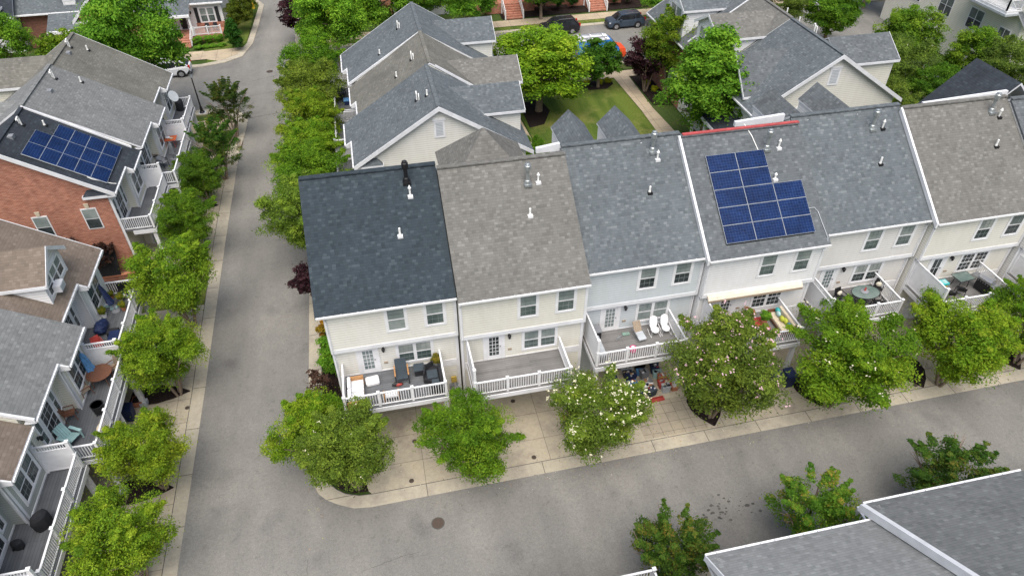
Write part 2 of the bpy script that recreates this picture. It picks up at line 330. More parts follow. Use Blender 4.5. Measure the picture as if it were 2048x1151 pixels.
# kerb strips (flush gutters along the alley and the street)
def strip(name, outer, inner, z, m):
    mb = MB()
    for i in range(len(outer) - 1):
        mb.hexa([(*outer[i], z - .12), (*outer[i + 1], z - .12), (*inner[i + 1], z - .12), (*inner[i], z - .12), (*outer[i], z - .022), (*outer[i + 1], z - .022), (*inner[i + 1], z), (*inner[i], z)], m)
    return struct(name, mb)
strip('kerb', [(80, 20.55), (40, 20.82), (25, 20.68), (-2.9, 20.48)], [(80, 21.4), (40, 21.6), (25, 21.42), (-2.73, 21.2)], .012, 'kerb')
strip('kerb', [(-2.9, 20.48), (-3.7, 20.6), (-4.4, 20.95), (-5.0, 21.35), (-5.4, 21.8), (-5.75, 22.7), (-5.9, 23.8), (-5.9, 26), (-5.9, 40), (-5.9, 66.3), (-5.3, 68.4), (-3.6, 69.5)], [(-2.73, 21.2), (-3.4, 21.25), (-4.05, 21.5), (-4.5, 21.85), (-4.85, 22.3), (-5.1, 23), (-5.2, 24), (-5.15, 26), (-5.15, 40), (-5.15, 66), (-4.7, 67.9), (-3.3, 68.8)], .012, 'kerby')
strip('kerb', [(-11.9, -20), (-11.8, 20), (-11.8, 30), (-11.95, 45), (-11.95, 58.6)], [(-12.55, -20), (-12.47, 20), (-12.5, 30), (-12.78, 45), (-12.78, 58.6)], .012, 'kerby')
strip('kerb', [(-11.95, 58.6), (-11.7, 61.5), (-11.6, 64.2), (-12.05, 65.6), (-12.8, 66.6), (-14.2, 67.4), (-30, 67.5), (-80, 67.7)], [(-12.7, 58.6), (-12.5, 61.5), (-12.5, 63.9), (-12.85, 65.0), (-13.4, 65.7), (-14.4, 66.3), (-30, 66.8), (-80, 67)], .03, 'kerby')
strip('kerb', [(-80, 77.6), (-17.3, 77.95), (-15, 78.55), (-13.2, 79.9), (-12.3, 83.4), (-12.0, 88.6), (-11.7, 96.4), (-12.6, 98.5), (-12.9, 150)], [(-80, 78.2), (-17.3, 78.6), (-15.4, 79.2), (-13.8, 80.5), (-12.95, 83.6), (-12.65, 88.6), (-12.3, 96.3), (-13.2, 98.3), (-13.5, 150)], .06, 'kerby')
strip('kerb', [(-7.6, 150), (-7.6, 83.2), (-7.35, 81.5), (-6.3, 80.45), (-4.2, 80.2), (40, 80.4), (80, 80.6)], [(-6.95, 150), (-6.95, 83.3), (-6.75, 82), (-5.9, 81.1), (-4.1, 80.8), (40, 81), (80, 81.2)], .06, 'kerb')
strip('kerb', [(-3.6, 69.5), (40, 69.6), (80, 69.6)], [(-3.3, 68.9), (40, 69), (80, 69)], .06, 'kerb')
# driveways
poly('driveway', [(-2.73, 21.2), (40, 21.55), (80, 21.4), (80, 28), (-3.6, 28), (-3.6, 22.1), (-3.1, 21.6)], .010, 'conc')
poly('driveway', [(-19, -20), (-12.53, -20), (-12.45, 20), (-12.5, 30), (-12.62, 38), (-19, 38)], .010, 'conc')
poly('driveway', [(-19, 41.5), (-12.7, 41.5), (-12.78, 62.2), (-19, 62.2)], .010, 'conc')
poly('driveway', [(0, 8), (60, 8), (60, 14.3), (0, 14.3)], .008, 'conc')
poly('patio', [(11.9, 21.45), (15.6, 21.45), (15.6, 23.9), (11.9, 23.9)], .016, 'paver')
# joint between gutter and driveway
def line(pts, w, z=.018):
    mb = MB()
    for a, b in zip(pts, pts[1:]):
        d = Vector((b[0] - a[0], b[1] - a[1])).normalized(); nx, ny = -d.y * w, d.x * w
        mb.face([(a[0] - nx, a[1] - ny, z), (b[0] - nx, b[1] - ny, z), (b[0] + nx, b[1] + ny, z), (a[0] + nx, a[1] + ny, z)], 'tar')
    return struct('expansion_joint', mb)
line([(-2.73, 21.2), (25, 21.42), (40, 21.6), (80, 21.4)], .018); line([(-12.55, -20), (-12.47, 20), (-12.5, 30), (-12.78, 45), (-12.78, 58.6)], .018)
line([(-2.73, 21.2), (-3.4, 21.25), (-4.05, 21.5), (-4.5, 21.85), (-4.85, 22.3), (-5.1, 23), (-5.2, 24), (-5.15, 26), (-5.15, 66)], .018)
# sidewalks, lawns
poly('sidewalk', [(-40, 62.6), (-12.7, 62.6), (-12.8, 64.2), (-13.4, 65), (-40, 65)], .012, 'walk')
poly('sidewalk', [(-40, 79.8), (-16.9, 79.9), (-16.8, 78.75), (-15.5, 79.25), (-13.85, 80.6), (-12.9, 82.5), (-40, 81.9)], .03, 'walk')
poly('sidewalk', [(-5, 65.4), (60, 66), (60, 67.4), (-5, 67)], .012, 'walk')
poly('sidewalk', [(-5, 82.0), (80, 82.4), (80, 84.3), (-5, 84)], .03, 'walk')
poly('sidewalk', [(-6.9, 80.8), (-5.2, 80.8), (-5.2, 84), (-6.9, 84)], .034, 'walk')
poly('footpath', [(25.0, 50), (26.9, 50), (26.4, 58.4), (26.55, 65.9), (24.9, 65.9), (25.15, 58)], .02, 'walk')
poly('footpath', [(11.6, 50), (12.6, 50), (13.6, 55), (13.4, 60), (12.6, 65.4), (11.7, 65.4), (12.5, 60), (12.5, 55)], .02, 'walk')
poly('lawn', [(12.9, 48), (25.05, 48), (25.1, 58), (24.9, 65.4), (13, 65.3), (13.6, 60), (13.7, 55)], .006, 'grass')
poly('lawn', [(-5, 67.2), (60, 67.5), (60, 68.9), (-5, 68.7)], .01, 'rough_grass')
poly('lawn', [(-5, 81), (80, 81.2), (80, 82.3), (-5, 82)], .01, 'grass')
poly('lawn', [(-17.5, 82.2), (-13.0, 82.6), (-12.7, 96), (-13.6, 110), (-17.5, 110)], .04, 'grass')
poly('lawn', [(-16.9, 78.65), (-15.6, 79.1), (-16.9, 79.8)], .032, 'grass'); poly('lawn', [(-20.8, 38), (-12.65, 38), (-12.7, 41.5), (-20.8, 41.5)], .006, 'grass')
poly('lawn', [(-15.2, 58.6), (-12.75, 58.6), (-12.55, 61.9), (-12.7, 62.6), (-15.2, 62.6)], .016, 'grass')
poly('lawn', [(-5.1, 29.5), (-3.4, 29.5), (-3.4, 37.5), (-5.1, 37.5)], .006, 'rough_grass')
# mulch beds: gently mounded
def bed(pts, h=.09, name='mulch_bed'):
    cx = sum(p[0] for p in pts) / len(pts); cy = sum(p[1] for p in pts) / len(pts); mb = MB(); n = len(pts); rnd = random.Random(int(cx * 10))
    rings = []
    for k, (s, z) in enumerate(((1, .014), (.9, h * .7), (.6, h), (.25, h * 1.1))):
        rings.append([(cx + (x - cx) * s + (rnd.uniform(-.03, .03) if k else 0), cy + (y - cy) * s + (rnd.uniform(-.03, .03) if k else 0), z) for x, y in pts])
    for a, b in zip(rings, rings[1:]):
        for i in range(n): j = (i + 1) % n; mb.face([a[i], a[j], b[j], b[i]], 'mulch')
    mb.face(rings[-1], 'mulch'); return struct(name, mb)
def leafbed(x, y, x1, y1, wd):
    # pointed bed from (x,y) wide end to tip (x1,y1)
    d = Vector((x1 - x, y1 - y)); n = Vector((-d.y, d.x)).normalized() * wd; o = Vector((x, y)); pts = []
    prof = [(0, .7), (.25, 1), (.5, .95), (.75, .62), (1, .05)]
    for t, k in prof: pts.append(tuple(o + d * t + n * k))
    for t, k in prof[::-1]: pts.append(tuple(o + d * t - n * k))
    return bed(pts)
for x in (2.5, 8.95, 16.1, 22.6, 29.1, 35.6): leafbed(x, 24.0, x - .15, 21.5, .95)
bed([(-3.7, 21.45), (-2.9, 21.4), (-3.3, 23.5), (-3.5, 27), (-3.6, 30.2), (-5.1, 30.2), (-5.1, 25), (-4.9, 22.8), (-4.4, 21.9)])
for y in (16.9, 23.75, 30.35): leafbed(-15.9, y + .25, -12.62, y, .75)
for y in (44.2, 50.0, 56.4): leafbed(-15.4, y + .2, -12.9, y, .7)
bed([(20.9, 64.4), (21.6, 63.4), (23.4, 63.3), (24.4, 64.3), (24.5, 65.3), (21.2, 65.35)]); bed([(13.9, 57), (15.4, 57.4), (16.6, 60), (16.2, 62.5), (14.0, 62)])
bed([(26.7, 59), (28.6, 58.5), (28.6, 65.5), (26.65, 65.6)]); bed([(-20, 38.2), (-17.4, 38.2), (-17.4, 42.6), (-20, 42.6)], .05)
bed([(-6.8, 84.6), (-5.2, 84.6), (-5.2, 88), (-6.8, 88)]); bed([(17, 84.6), (36, 84.9), (36, 88), (17, 88)], .06)
# street furniture on the asphalt
def manhole(x, y, r, label, ring=True):
    mb = MB(); mb.tube([(x, y, -.02), (x, y, .004)], r, 'iron', 28); o = mb.build('manhole_cover')
    return o, mb
def cover(x, y, r, z, label, name='manhole_cover', cat='manhole cover', group=None):
    t = thing(name, label, cat, (x, y, z), group=group)
    a = MB(); a.tube([(0, 0, -.02), (0, 0, .008)], r, 'tar', 28); a.build('rim', t)
    b = MB(); b.tube([(0, 0, 0), (0, 0, .014)], r * .86, 'iron', 28)
    for k in range(1, 4): b.lathe((0, 0, .014), [(r * .22 * (4 - k), 0), (r * .22 * (4 - k), .003 * k)], 'iron', 24)
    for k in range(12):
        an = k * math.pi / 6; b.bar((r * .3 * math.cos(an), r * .3 * math.sin(an), .026), (r * .78 * math.cos(an), r * .78 * math.sin(an), .026), .02, .012, 'iron')
    b.build('lid', t); return t
cover(.29, 18.89, .33, -.018, 'round cast iron manhole cover in the grey asphalt of the near alley')
cover(-10.09, 75.16, .35, -.018, 'round manhole cover in the asphalt at the far street crossing')
for x, y, l in ((-.72, 21.55, 'small iron drain cap near the rounded driveway corner'), (5.76, 21.61, 'small iron drain cap by the kerb left of the white flowering tree'),
                (5.49, 25.6, 'small round drain cap just under the edge of the empty deck'), (-.3, 24.0, 'small dark drain cap in the shade under the furnished corner deck'), (28.6, 21.75, 'small drain cap near the kerb between the two rightmost trees'), (-12.62, 29.07, 'small round drain cap on the left driveway beside the bark bed')):
    cover(x, y, .13, .014, l, 'drain_cap', 'drain cap', 'small round drain caps in the driveways')
t = thing('storm_drain', 'concrete storm drain inlet set in the kerb of the left street near the corner', 'storm drain', (-12.25, 59.6, 0)); q = MB(); q.box(-.5, .35, -.9, .9, -.1, .035, 'kerb'); q.build('slab', t); q = MB(); q.box(.36, .5, -.7, .7, -.08, .0, 'iron')
for i in range(9): q.box(.05, .34, -.72 + i * .17, -.66 + i * .17, .036, .05, 'iron')
q.build('grate', t)
mb = MB(); rnd = random.Random(21)
for cx_, cy_, sx_, sy_, n_ in ((-3.8, 20.9, 1.3, .5, 120), (2.5, 21.2, 1.8, .7, 170), (9, 21.1, 2.2, .6, 260), (16, 21.3, 2.4, .6, 230), (22.6, 21.4, 2.2, .6, 200), (30, 21.4, 2.3, .6, 200), (-12.6, 24, .5, 9, 420), (-12.6, 48, .5, 9, 260), (-5.4, 40, .4, 11, 300), (0, 23, 6, 1.2, 120), (13, 23, 9, 1.2, 200)):
    for i in range(n_):
        x, y, r, a = rnd.gauss(cx_, sx_), rnd.gauss(cy_, sy_), rnd.uniform(.015, .04), rnd.uniform(0, 3.1)
        if -5.9 < x < -5.2 or x > -2 or -12.5 > x > -14 or abs(x + 12.2) < .4: z = .022 if y > 20.9 or x < -4 else -.008
        else: continue
        c_, s_ = math.cos(a) * r, math.sin(a) * r; mb.face([(x - c_, y - s_, z), (x + s_ * .5, y - c_ * .5, z + .012), (x + c_, y + s_, z), (x - s_ * .5, y + c_ * .5, z + .004)], rnd.choice(['tanr', 'soil', 'wood', 'canvas', 'lime']))
o_ = mb.build('leaf_litter'); tag(o_, 'scattered fallen leaves and petals along the kerbs and driveways', 'leaf litter', kind='stuff')
# cracks and stains lie in the road surface
def crack(pts, w, m='tar', z=-.015):
    mb = MB(); rnd = random.Random(3); q = []
    for (a, b) in zip(pts, pts[1:]):
        L = math.dist(a, b); n = max(2, int(L / .12))
        for i in range(n): t = i / n; q.append((a[0] + (b[0] - a[0]) * t + rnd.uniform(-.03, .03), a[1] + (b[1] - a[1]) * t + rnd.uniform(-.03, .03)))
    q.append(pts[-1])
    for a, b in zip(q, q[1:]):
        k = w * rnd.uniform(.4, 1.2); d = Vector((b[0] - a[0], b[1] - a[1])).normalized(); nx, ny = -d.y * k, d.x * k
        mb.face([(a[0] - nx, a[1] - ny, z), (b[0] - nx, b[1] - ny, z), (b[0] + nx, b[1] + ny, z), (a[0] + nx, a[1] + ny, z)], m)
    return struct('road_crack', mb)
crack([(-5.9, 18.3), (-5.95, 17.6), (-6.1, 17)], .012); crack([(-3.4, 17.2), (-1.9, 17.5), (-.7, 17.6)], .010); crack([(-11.9, 64.6), (-9, 65.2), (-5.9, 65.6)], .05); crack([(-12, 69.5), (-9, 70.2), (-6, 70.8)], .02); crack([(-12, 73), (-8, 74.6), (-3, 75.2)], .03)
crack([(-8.4, 65.2), (-8.3, 63.4)], .03)
mb = MB(); rnd = random.Random(11)
for i in range(46):
    x, y = 14.4 + rnd.gauss(0, .75), 16.6 + rnd.gauss(0, .38); r = rnd.uniform(.02, .11) * (1.5 if rnd.random() < .15 else 1)
    mb.face([(x + r * rnd.uniform(.7, 1.2) * math.cos(t * math.pi / 5), y + .7 * r * rnd.uniform(.7, 1.2) * math.sin(t * math.pi / 5), -.0145) for t in range(10)], 'oil')
struct('oil_stain', mb)

# ------------------------------------------------------------------ house parts
def window(parent, x0, x1, z0, z1, y, n=1, casing=.13, glass=('glassb', 'glassl'), muntin=True, name='window', horiz=False, sill=True):
    """window in the facade plane y facing -y; n double-hung sashes side by side"""
    if glass in (('glassb', 'glassl'), ('glassl', 'glass')): glass = random.choice([glass, glass, ('glassb', 'glassb') if glass[0] == 'glassb' else ('glassb', 'glass'), ('curtain', glass[1])])
    f = MB(); c = casing
    f.box(x0, x1, y - .04, y, z1 - c, z1, 'white'); f.box(x0, x1, y - .04, y, z0, z0 + c * .9, 'white')
    f.box(x0, x0 + c, y - .04, y, z0 + c * .9, z1 - c, 'white'); f.box(x1 - c, x1, y - .04, y, z0 + c * .9, z1 - c, 'white')
    p = MB(); W = (x1 - x0 - 2 * c - (n - 1) * .1) / n
    for i in range(n):
        a = x0 + c + i * (W + .1); b = a + W; zb, zt = z0 + c * .9, z1 - c; zm = (zb + zt) / 2
        if i: f.box(a - .1, a, y - .03, y, zb, zt, 'white')
        s = .035
        for (q, r_, yy) in ((zb, zm, y - .012), (zm, zt, y - .022)):
            f.box(a, b, yy - .012, yy, q, q + s, 'white'); f.box(a, b, yy - .012, yy, r_ - s, r_, 'white'); f.box(a, a + s, yy - .012, yy, q + s, r_ - s, 'white'); f.box(b - s, b, yy - .012, yy, q + s, r_ - s, 'white')
            if muntin:
                for k in (1, 2): f.box(a + (b - a) * k / 3 - .008, a + (b - a) * k / 3 + .008, yy - .009, yy, q + s, r_ - s, 'glassb' if glass[0] != 'glass' else 'white')
                f.box(a + s, b - s, yy - .008, yy, (q + r_) / 2 - .008, (q + r_) / 2 + .008, 'glassb' if glass[0] != 'glass' else 'white')
        p.box(a + .01, b - .01, y - .006, y + .02, zm, zt - .01, glass[0]); p.box(a + .01, b - .01, y - .006, y + .02, zb + .01, zm - .001, glass[1])
    w_ = f.build(name, parent); p.build('pane', w_); return w_
def door(parent, x0, x1, z0, z1, y, glass='glassg', lites=(3, 5)):
    f = MB(); c = .2
    f.box(x0, x0 + c, y - .045, y, z0, z1, 'white'); f.box(x1 - c, x1, y - .045, y, z0, z1, 'white'); f.box(x0 + c, x1 - c, y - .045, y, z1 - .12, z1, 'white')
    a, b = x0 + c, x1 - c; f.box(a, b, y - .02, y + .03, z0, z1 - .12, 'white')
    d = f.build('door', parent); g = MB(); ga, gb, gz0, gz1 = a + .13, b - .13, z0 + .3, z1 - .25
    g.box(ga, gb, y - .026, y - .0205, gz0, gz1, glass); g.build('pane', d)
    m_ = MB()
    for k in range(1, lites[0]): m_.box(ga + (gb - ga) * k / lites[0] - .012, ga + (gb - ga) * k / lites[0] + .012, y - .036, y - .0265, gz0, gz1, 'white')
    for k in range(1, lites[1]): m_.box(ga, gb, y - .034, y - .0275, gz0 + (gz1 - gz0) * k / lites[1] - .012, gz0 + (gz1 - gz0) * k / lites[1] + .012, 'white')
    m_.build('muntin', d)
    h = MB(); h.tube([(b - .06, y - .02, z0 + .95), (b - .06, y - .09, z0 + .95)], .03, 'grey', 8); h.build('handle', d); return d
def wall_lamp(parent, x, y, z):
    h = MB(); h.box(x - .05, x + .05, y - .03, y, z - .1, z + .1, 'black'); h.bar((x, y - .03, z + .08), (x, y - .14, z + .12), .03, .03, 'black')
    h.lathe((x, y - .15, z - .18), [(.03, 0), (.07, .06), (.085, .2), (.1, .22), (.03, .3), (.01, .34)], 'black', 8); return h.build('wall_lamp', parent)
def rail(parent, a, b, z, h=.95, posts=(), m='white', step=.125, name='railing', ends=True):
    a, b = Vector((*a, 0)), Vector((*b, 0)); L = (b - a).length; d = (b - a).normalized(); mb = MB()
    def P(t, zz): q = a + d * t; return (q.x, q.y, zz)
    mb.bar(P(0, z + h - .03), P(L, z + h - .03), .09, .05, m); mb.bar(P(0, z + .09), P(L, z + .09), .05, .06, m)
    n = int(L / step)
    for i in range(1, n):
        q = P(L * i / n, 0); mb.box(q[0] - .018, q[0] + .018, q[1] - .018, q[1] + .018, z + .12, z + h - .05, m)
    o = mb.build(name, parent)
    ts = list(posts) + ([0, L] if ends else [])
    for t in ts:
        q = P(t, 0); pm = MB(); pm.box(q[0] - .06, q[0] + .06, q[1] - .06, q[1] + .06, z - .02, z + h + .06, m); pm.box(q[0] - .08, q[0] + .08, q[1] - .08, q[1] + .08, z + h + .06, z + h + .09, m)
        pm.build('post', o)
    return o
def privacy(parent, a, b, z, h=1.85, slat=True):
    a, b = Vector((*a, 0)), Vector((*b, 0)); L = (b - a).length; d = (b - a).normalized(); mb = MB()
    def P(t, zz): q = a + d * t; return (q.x, q.y, zz)
    top = z + h; pt_ = top - (.38 if slat else .05)
    mb.bar(P(0, (z + .1 + pt_) / 2), P(L, (z + .1 + pt_) / 2), .04, pt_ - z - .1, 'white'); mb.bar(P(0, top - .03), P(L, top - .03), .08, .06, 'white'); mb.bar(P(0, z + .1), P(L, z + .1), .07, .08, 'white')
    if slat:
        mb.bar(P(0, pt_), P(L, pt_), .07, .07, 'white'); n = int(L / .11)
        for i in range(1, n): q = P(L * i / n, 0); mb.box(q[0] - .018, q[0] + .018, q[1] - .018, q[1] + .018, pt_ + .03, top - .05, 'white')
    for t in (0, L):
        q = P(t, 0); mb.box(q[0] - .065, q[0] + .065, q[1] - .065, q[1] + .065, z - .02, top + .05, 'white'); mb.box(q[0] - .085, q[0] + .085, q[1] - .085, q[1] + .085, top + .05, top + .08, 'white')
    return mb.build('privacy_panel', parent)
def deck(parent, x0, x1, y0, y1, z, left='low', right='low', m='deckb', posts=2, slat=True, front=True):
    """deck from the wall at y1 out to y0 (y0<y1)"""
    b = MB(); b.box(x0, x1, y0, y1, z - .06, z, m); d = b.build('deck_floor', parent)
    f = MB(); f.box(x0 - .03, x1 + .03, y0 - .05, y0, z - .34, z - .062, 'trim'); f.box(x0 - .03, x0, y0, y1, z - .34, z - .062, 'trim'); f.box(x1, x1 + .03, y0, y1, z - .34, z - .062, 'trim')
    f.box(x0 + .02, x1 - .02, y0 + .02, y1, z - .3, z - .064, 'grey'); f.build('fascia', parent)
    L = x1 - x0 - .16
    if front: rail(parent, (x0 + .08, y0 + .08), (x1 - .08, y0 + .08), z, posts=[L * (i + 1) / (posts + 1) for i in range(posts)])
    for side, x in ((left, x0 + .08), (right, x1 - .08)):
        if side == 'low': rail(parent, (x, y0 + .2), (x, y1 - .02), z, ends=False)
        elif side == 'tall': privacy(parent, (x, y0 + .1), (x, y1 - .08), z, slat=slat)
        elif side == 'plain': privacy(parent, (x, y0 + .1), (x, y1 - .08), z, slat=False)
    for x in (x0 + .12, x1 - .12):
        p = MB(); p.box(x - .11, x + .11, y0 + .08, y0 + .3, .3, z - .3, 'trim'); p.box(x - .17, x + .17, y0 + .02, y0 + .36, 0, .3, 'terra' if z > 3 else 'trim'); p.build('support_post', parent)
def garage_door(parent, x0, x1, y, h=2.15):
    g = MB(); g.box(x0, x1, y - .03, y, .02, h, 'white')
    for i in range(1, 4): g.box(x0 + .02, x1 - .02, y - .036, y - .03, h * i / 4 - .012, h * i / 4 + .012, 'lgrey')
    g.build('garage_door', parent)
def pvc(parent, x, y, z, h=.5, boot='white', kind='cap'):
    """roof vent; z is the roof surface height"""
    b = MB()
    if kind == 'cap':
        b.box(x - .13, x + .13, y - .16, y + .13, z - .1, z + .03, boot); b.lathe((x, y, z), [(.05, 0), (.05, h * .75), (.085, h * .78), (.085, h * .86), (.05, h * .92), (.06, h * .95), (.02, h * 1.1)], 'pipe', 10)
    elif kind == 'pipe':
        b.box(x - .13, x + .13, y - .16, y + .13, z - .1, z + .03, boot); b.lathe((x, y, z), [(.08, 0), (.06, .12), (.055, .14), (.055, h)], 'pipe', 10)
    elif kind == 'flue':
        m = boot; b.box(x - .2, x + .2, y - .25, y + .2, z - .1, z + .04, m); b.lathe((x, y, z), [(.19, 0), (.14, .2), (.1, .24), (.1, .75), (.17, .8), (.17, 1.06), (.13, 1.1), (.13, 1.16), (.05, 1.2)], m, 14)
    elif kind == 'gooseneck':
        b.box(x - .13, x + .13, y - .16, y + .13, z - .1, z + .03, boot); b.tube([(x, y, z), (x, y, z + h), (x - .04, y, z + h + .1), (x - .15, y, z + h + .14), (x - .25, y, z + h + .08), (x - .26, y, z + h - .04)], .045, 'pipe', 8)
        b.tube([(x + .1, y + .14, z), (x + .1, y + .14, z + h * .7), (x + .06, y + .14, z + h * .7 + .1), (x - .05, y + .14, z + h * .7 + .14), (x - .13, y + .14, z + h * .7 + .04)], .04, 'pipe', 8)
    return b.build({'flue': 'flue'}.get(kind, 'vent_pipe'), parent)
def slab(mb, pts, th, m, edge='trim'):
    """roof slab: pts of the top surface (counter-clockwise from above), thickness th downwards"""
    a = [Vector(p) for p in pts]; b = [p - Vector((0, 0, th)) for p in a]; mb.face(a, m); mb.face(b[::-1], edge)
    for i in range(len(a)): j = (i + 1) % len(a); mb.face([b[i], b[j], a[j], a[i]], edge)
def gutter(parent, x0, x1, y, z, ends=False):
    g = MB(); g.box(x0, x1, y - .09, y, z - .12, z - .05, 'white'); g.box(x0, x1, y - .105, y - .09, z - .12, z - .02, 'white')
    n = int((x1 - x0) / .8)
    for i in range(n): g.box(x0 + .4 + i * .8, x0 + .43 + i * .8, y - .09, y, z - .05, z - .02, 'white')
    g.build('gutter', parent)

# ------------------------------------------------------------------ main row
SL = .75
def rowhouse(i, label, x0, x1, yw, wallm, roofm, boot='white', wall2=None, ug=('glassb', 'glassl'), deck_=None, vents=(), doorlook=('glassg', (3, 5)), lowg=None, leftside=None, ridge_col='ridge', fz=3.2):
    t = thing('townhouse', label, 'townhouse', (x0, yw, 0), group=None); w_ = x1 - x0; o = .28; ye = -.56; ez = 8.1
    yr = ye + (12.36 - ez) / SL; D = 2 * yr - ye; zr = 12.36
    b = MB()
    b.box(.02, w_ - .02, 0, D - .5, 0, 5.3, wallm)           # lower body
    # upper body with gable-shaped ends
    yb = D - .5
    pl = [(.0, -o, 5.3), (.0, yb, 5.3), (.0, yb, ez + .2), (.0, yr, zr - .2), (.0, -o, ez + .05)]
    b.prism(pl, (w_, 0, 0), wallm); b.build('wall', t)
    tr = MB(); tr.box(-.01, w_ + .01, -o - .03, -o, 5.26, 5.46, 'trim'); tr.box(-.01, w_ + .01, -o - .03, 0, 5.22, 5.26, 'trim'); tr.box(-.012, .14, -o - .035, -o, 5.46, ez - .06, 'trim'); tr.box(w_ - .14, w_ + .012, -o - .035, -o, 5.46, ez - .06, 'trim')
    tr.box(0, w_, -o - .025, -o, ez - .16, ez - .05, 'trim')
    tr.box(-.01, .15, -.035, 0, .2, 5.22, 'trim'); tr.box(w_ - .15, w_ + .01, -.035, 0, .2, 5.22, 'trim'); tr.box(.15, w_ - .15, -.03, 0, 2.75, 3.22, 'trim'); tr.build('trim', t)
    r = MB(); xl, xr = (-.3 if i == 1 else -.03), w_ + .03
    if leftside: xl = -.1
    slab(r, [(xl, ye, ez), (xr, ye, ez), (xr, yr, zr), (xl, yr, zr)], .1, roofm, roofm); slab(r, [(xl, yr, zr), (xr, yr, zr), (xr, D, ez), (xl, D, ez)], .16, roofm)
    r.bar((xl, yr, zr + .01), (xr, yr, zr + .01), .3, .07, roofm)
    r.build('roof', t)
    if leftside:      # stepped forward: white rake board on the left edge
        k = MB(); k.hexa([(xl - .13, ye - .02, ez - .3), (xl, ye - .02, ez - .3), (xl, yr, zr - .3), (xl - .13, yr, zr - .3), (xl - .13, ye - .02, ez + .02), (xl, ye - .02, ez + .02), (xl, yr, zr + .02), (xl - .13, yr, zr + .02)], 'trim'); k.build('rake_board', t)
    elif i == 1:
        k = MB(); k.hexa([(xl - .04, ye, ez - .22), (xl, ye, ez - .22), (xl, yr, zr - .22), (xl - .04, yr, zr - .22), (xl - .04, ye, ez - .01), (xl, ye, ez - .01), (xl, yr, zr - .01), (xl - .04, yr, zr - .01)], roofm); k.build('rake_board', t)
    gutter(t, xl, xr, ye, ez)
    ds = MB(); xx = .06 if i in (1, 2, 4, 6) else w_ - .06; ds.bar((xx, ye - .05, ez - .12), (xx, -o - .07, ez - .55), .07, .07, 'white'); ds.bar((xx, -o - .07, ez - .5), (xx, -o - .07, 5.3), .07, .06, 'white'); ds.bar((xx, -o - .07, 5.3), (xx, -.08, 5.0), .06, .06, 'white'); ds.bar((xx, -.08, 5.05), (xx, -.08, .2), .07, .06, 'white'); ds.build('downspout', t)
    sx = w_ / 6.7
    for a in (2.98, 4.98): window(t, a * sx, a * sx + 1.14, 6.16, 7.8, -o, glass=ug)
    door(t, 1.18 * sx, 1.18 * sx + 1.18, 3.2, 5.08, 0, doorlook[0], doorlook[1])
    window(t, 3.28 * sx, 3.28 * sx + 2.0, 3.5, 5.02, 0, n=2, glass=lowg or ug)
    wall_lamp(t, 1.18 * sx + 1.42, 0, 4.85)
    vb = MB(); vb.box(1.18 * sx + 1.35, 1.18 * sx + 1.55, -.05, 0, 3.72, 3.82, 'tanr'); vb.build('vent_cover', t)
    garage_door(t, .9, w_ - 1.9, 0)
    if deck_: deck(t, deck_[0] - x0, deck_[1] - x0, deck_[2] - yw, 0, 3.2, deck_[3], deck_[4], deck_[5] if len(deck_) > 5 else 'deckb')
    for (x, y, kind, bt, h) in vents: pvc(t, x - x0, y - yw, ez + SL * (y - yw - ye), h, bt, kind)
    return t, dict(w=w_, yr=yr, zr=zr, D=D, ye=ye)
def fdormer(t, x, yr, mroof, front=36.6, y0=0, half=1.02, z=12.2, mwall='whites'):
    """gabled wall dormer on the far slope"""
    a = yr - .3; b = front - y0; d = MB(); d.prism([(x - half + .06, b - .12, 9.0), (x + half - .06, b - .12, 9.0), (x + half - .06, b - .12, z - half * 1.0 - .06), (x, b - .12, z - .14), (x - half + .06, b - .12, z - half * 1.0 - .06)], (0, a - b + .12, 0), mwall)
    o = d.build('dormer', t); r = MB()
    slab(r, [(x - half, a, z - half), (x, a, z), (x, b, z), (x - half, b, z - half)][::-1], .1, mroof); slab(r, [(x, a, z), (x + half, a, z - half), (x + half, b, z - half), (x, b, z)][::-1], .1, mroof); r.build('dormer_roof', o); return o
U = [(-3.78, 2.72, 26.54), (2.8, 9.5, 26.10), (9.55, 16.2, 26.88), (16.25, 23.1, 26.50), (23.15, 30.05, 27.32), (30.1, 36.9, 26.88), (36.95, 43.6, 26.5), (43.65, 50.3, 26.9)]
h1, i1 = rowhouse(1, 'corner townhouse with charcoal roof and pale cream siding at the street corner', *U[0], 'cream', 'sh_dark', deck_=(-3.5, 1.75, 24.05, 'low', 'low', 'deckbl'), vents=[(1.17, 31.03, 'flue', 'black', .5), (1.25, 30.4, 'cap', 'white', .55), (.46, 28.8, 'pipe', 'white', .42)])
h2, i2 = rowhouse(2, 'townhouse with taupe roof and cream siding above an empty deck', *U[1], 'cream2', 'sh_taupe', deck_=(3.05, 8.25, 23.65, 'plain', 'low'), vents=[(7.26, 30.08, 'flue', 'steel', .5), (7.83, 30.1, 'cap', 'white', .5), (7.09, 28.72, 'pipe', 'white', .4)], doorlook=('glass', (3, 5)))
h3, i3 = rowhouse(3, 'pale blue townhouse with blue grey roof, white rockers on its deck', *U[2], 'blue', 'sh_blue', ug=('glassb', 'glass'), lowg=('glassb', 'glassl'), deck_=(9.75, 14.9, 24.3, 'plain', 'low'), vents=[(14.47, 31.3, 'flue', 'steel', .5), (14.65, 30.9, 'cap', 'white', .5), (13.81, 29.46, 'pipe', 'black', .36)])
h4, i4 = rowhouse(4, 'white townhouse with blue solar panels and a retracted awning', *U[3], 'whites', 'sh_slate', leftside=True, lowg=('glass', 'glass'), deck_=(16.6, 21.45, 23.75, 'plain', 'low'), vents=[(20.88, 30.58, 'flue', 'steel', .5), (21.6, 30.56, 'cap', 'white', .5), (20.9, 29.15, 'cap', 'white', .35)], doorlook=('glass', (3, 5)))
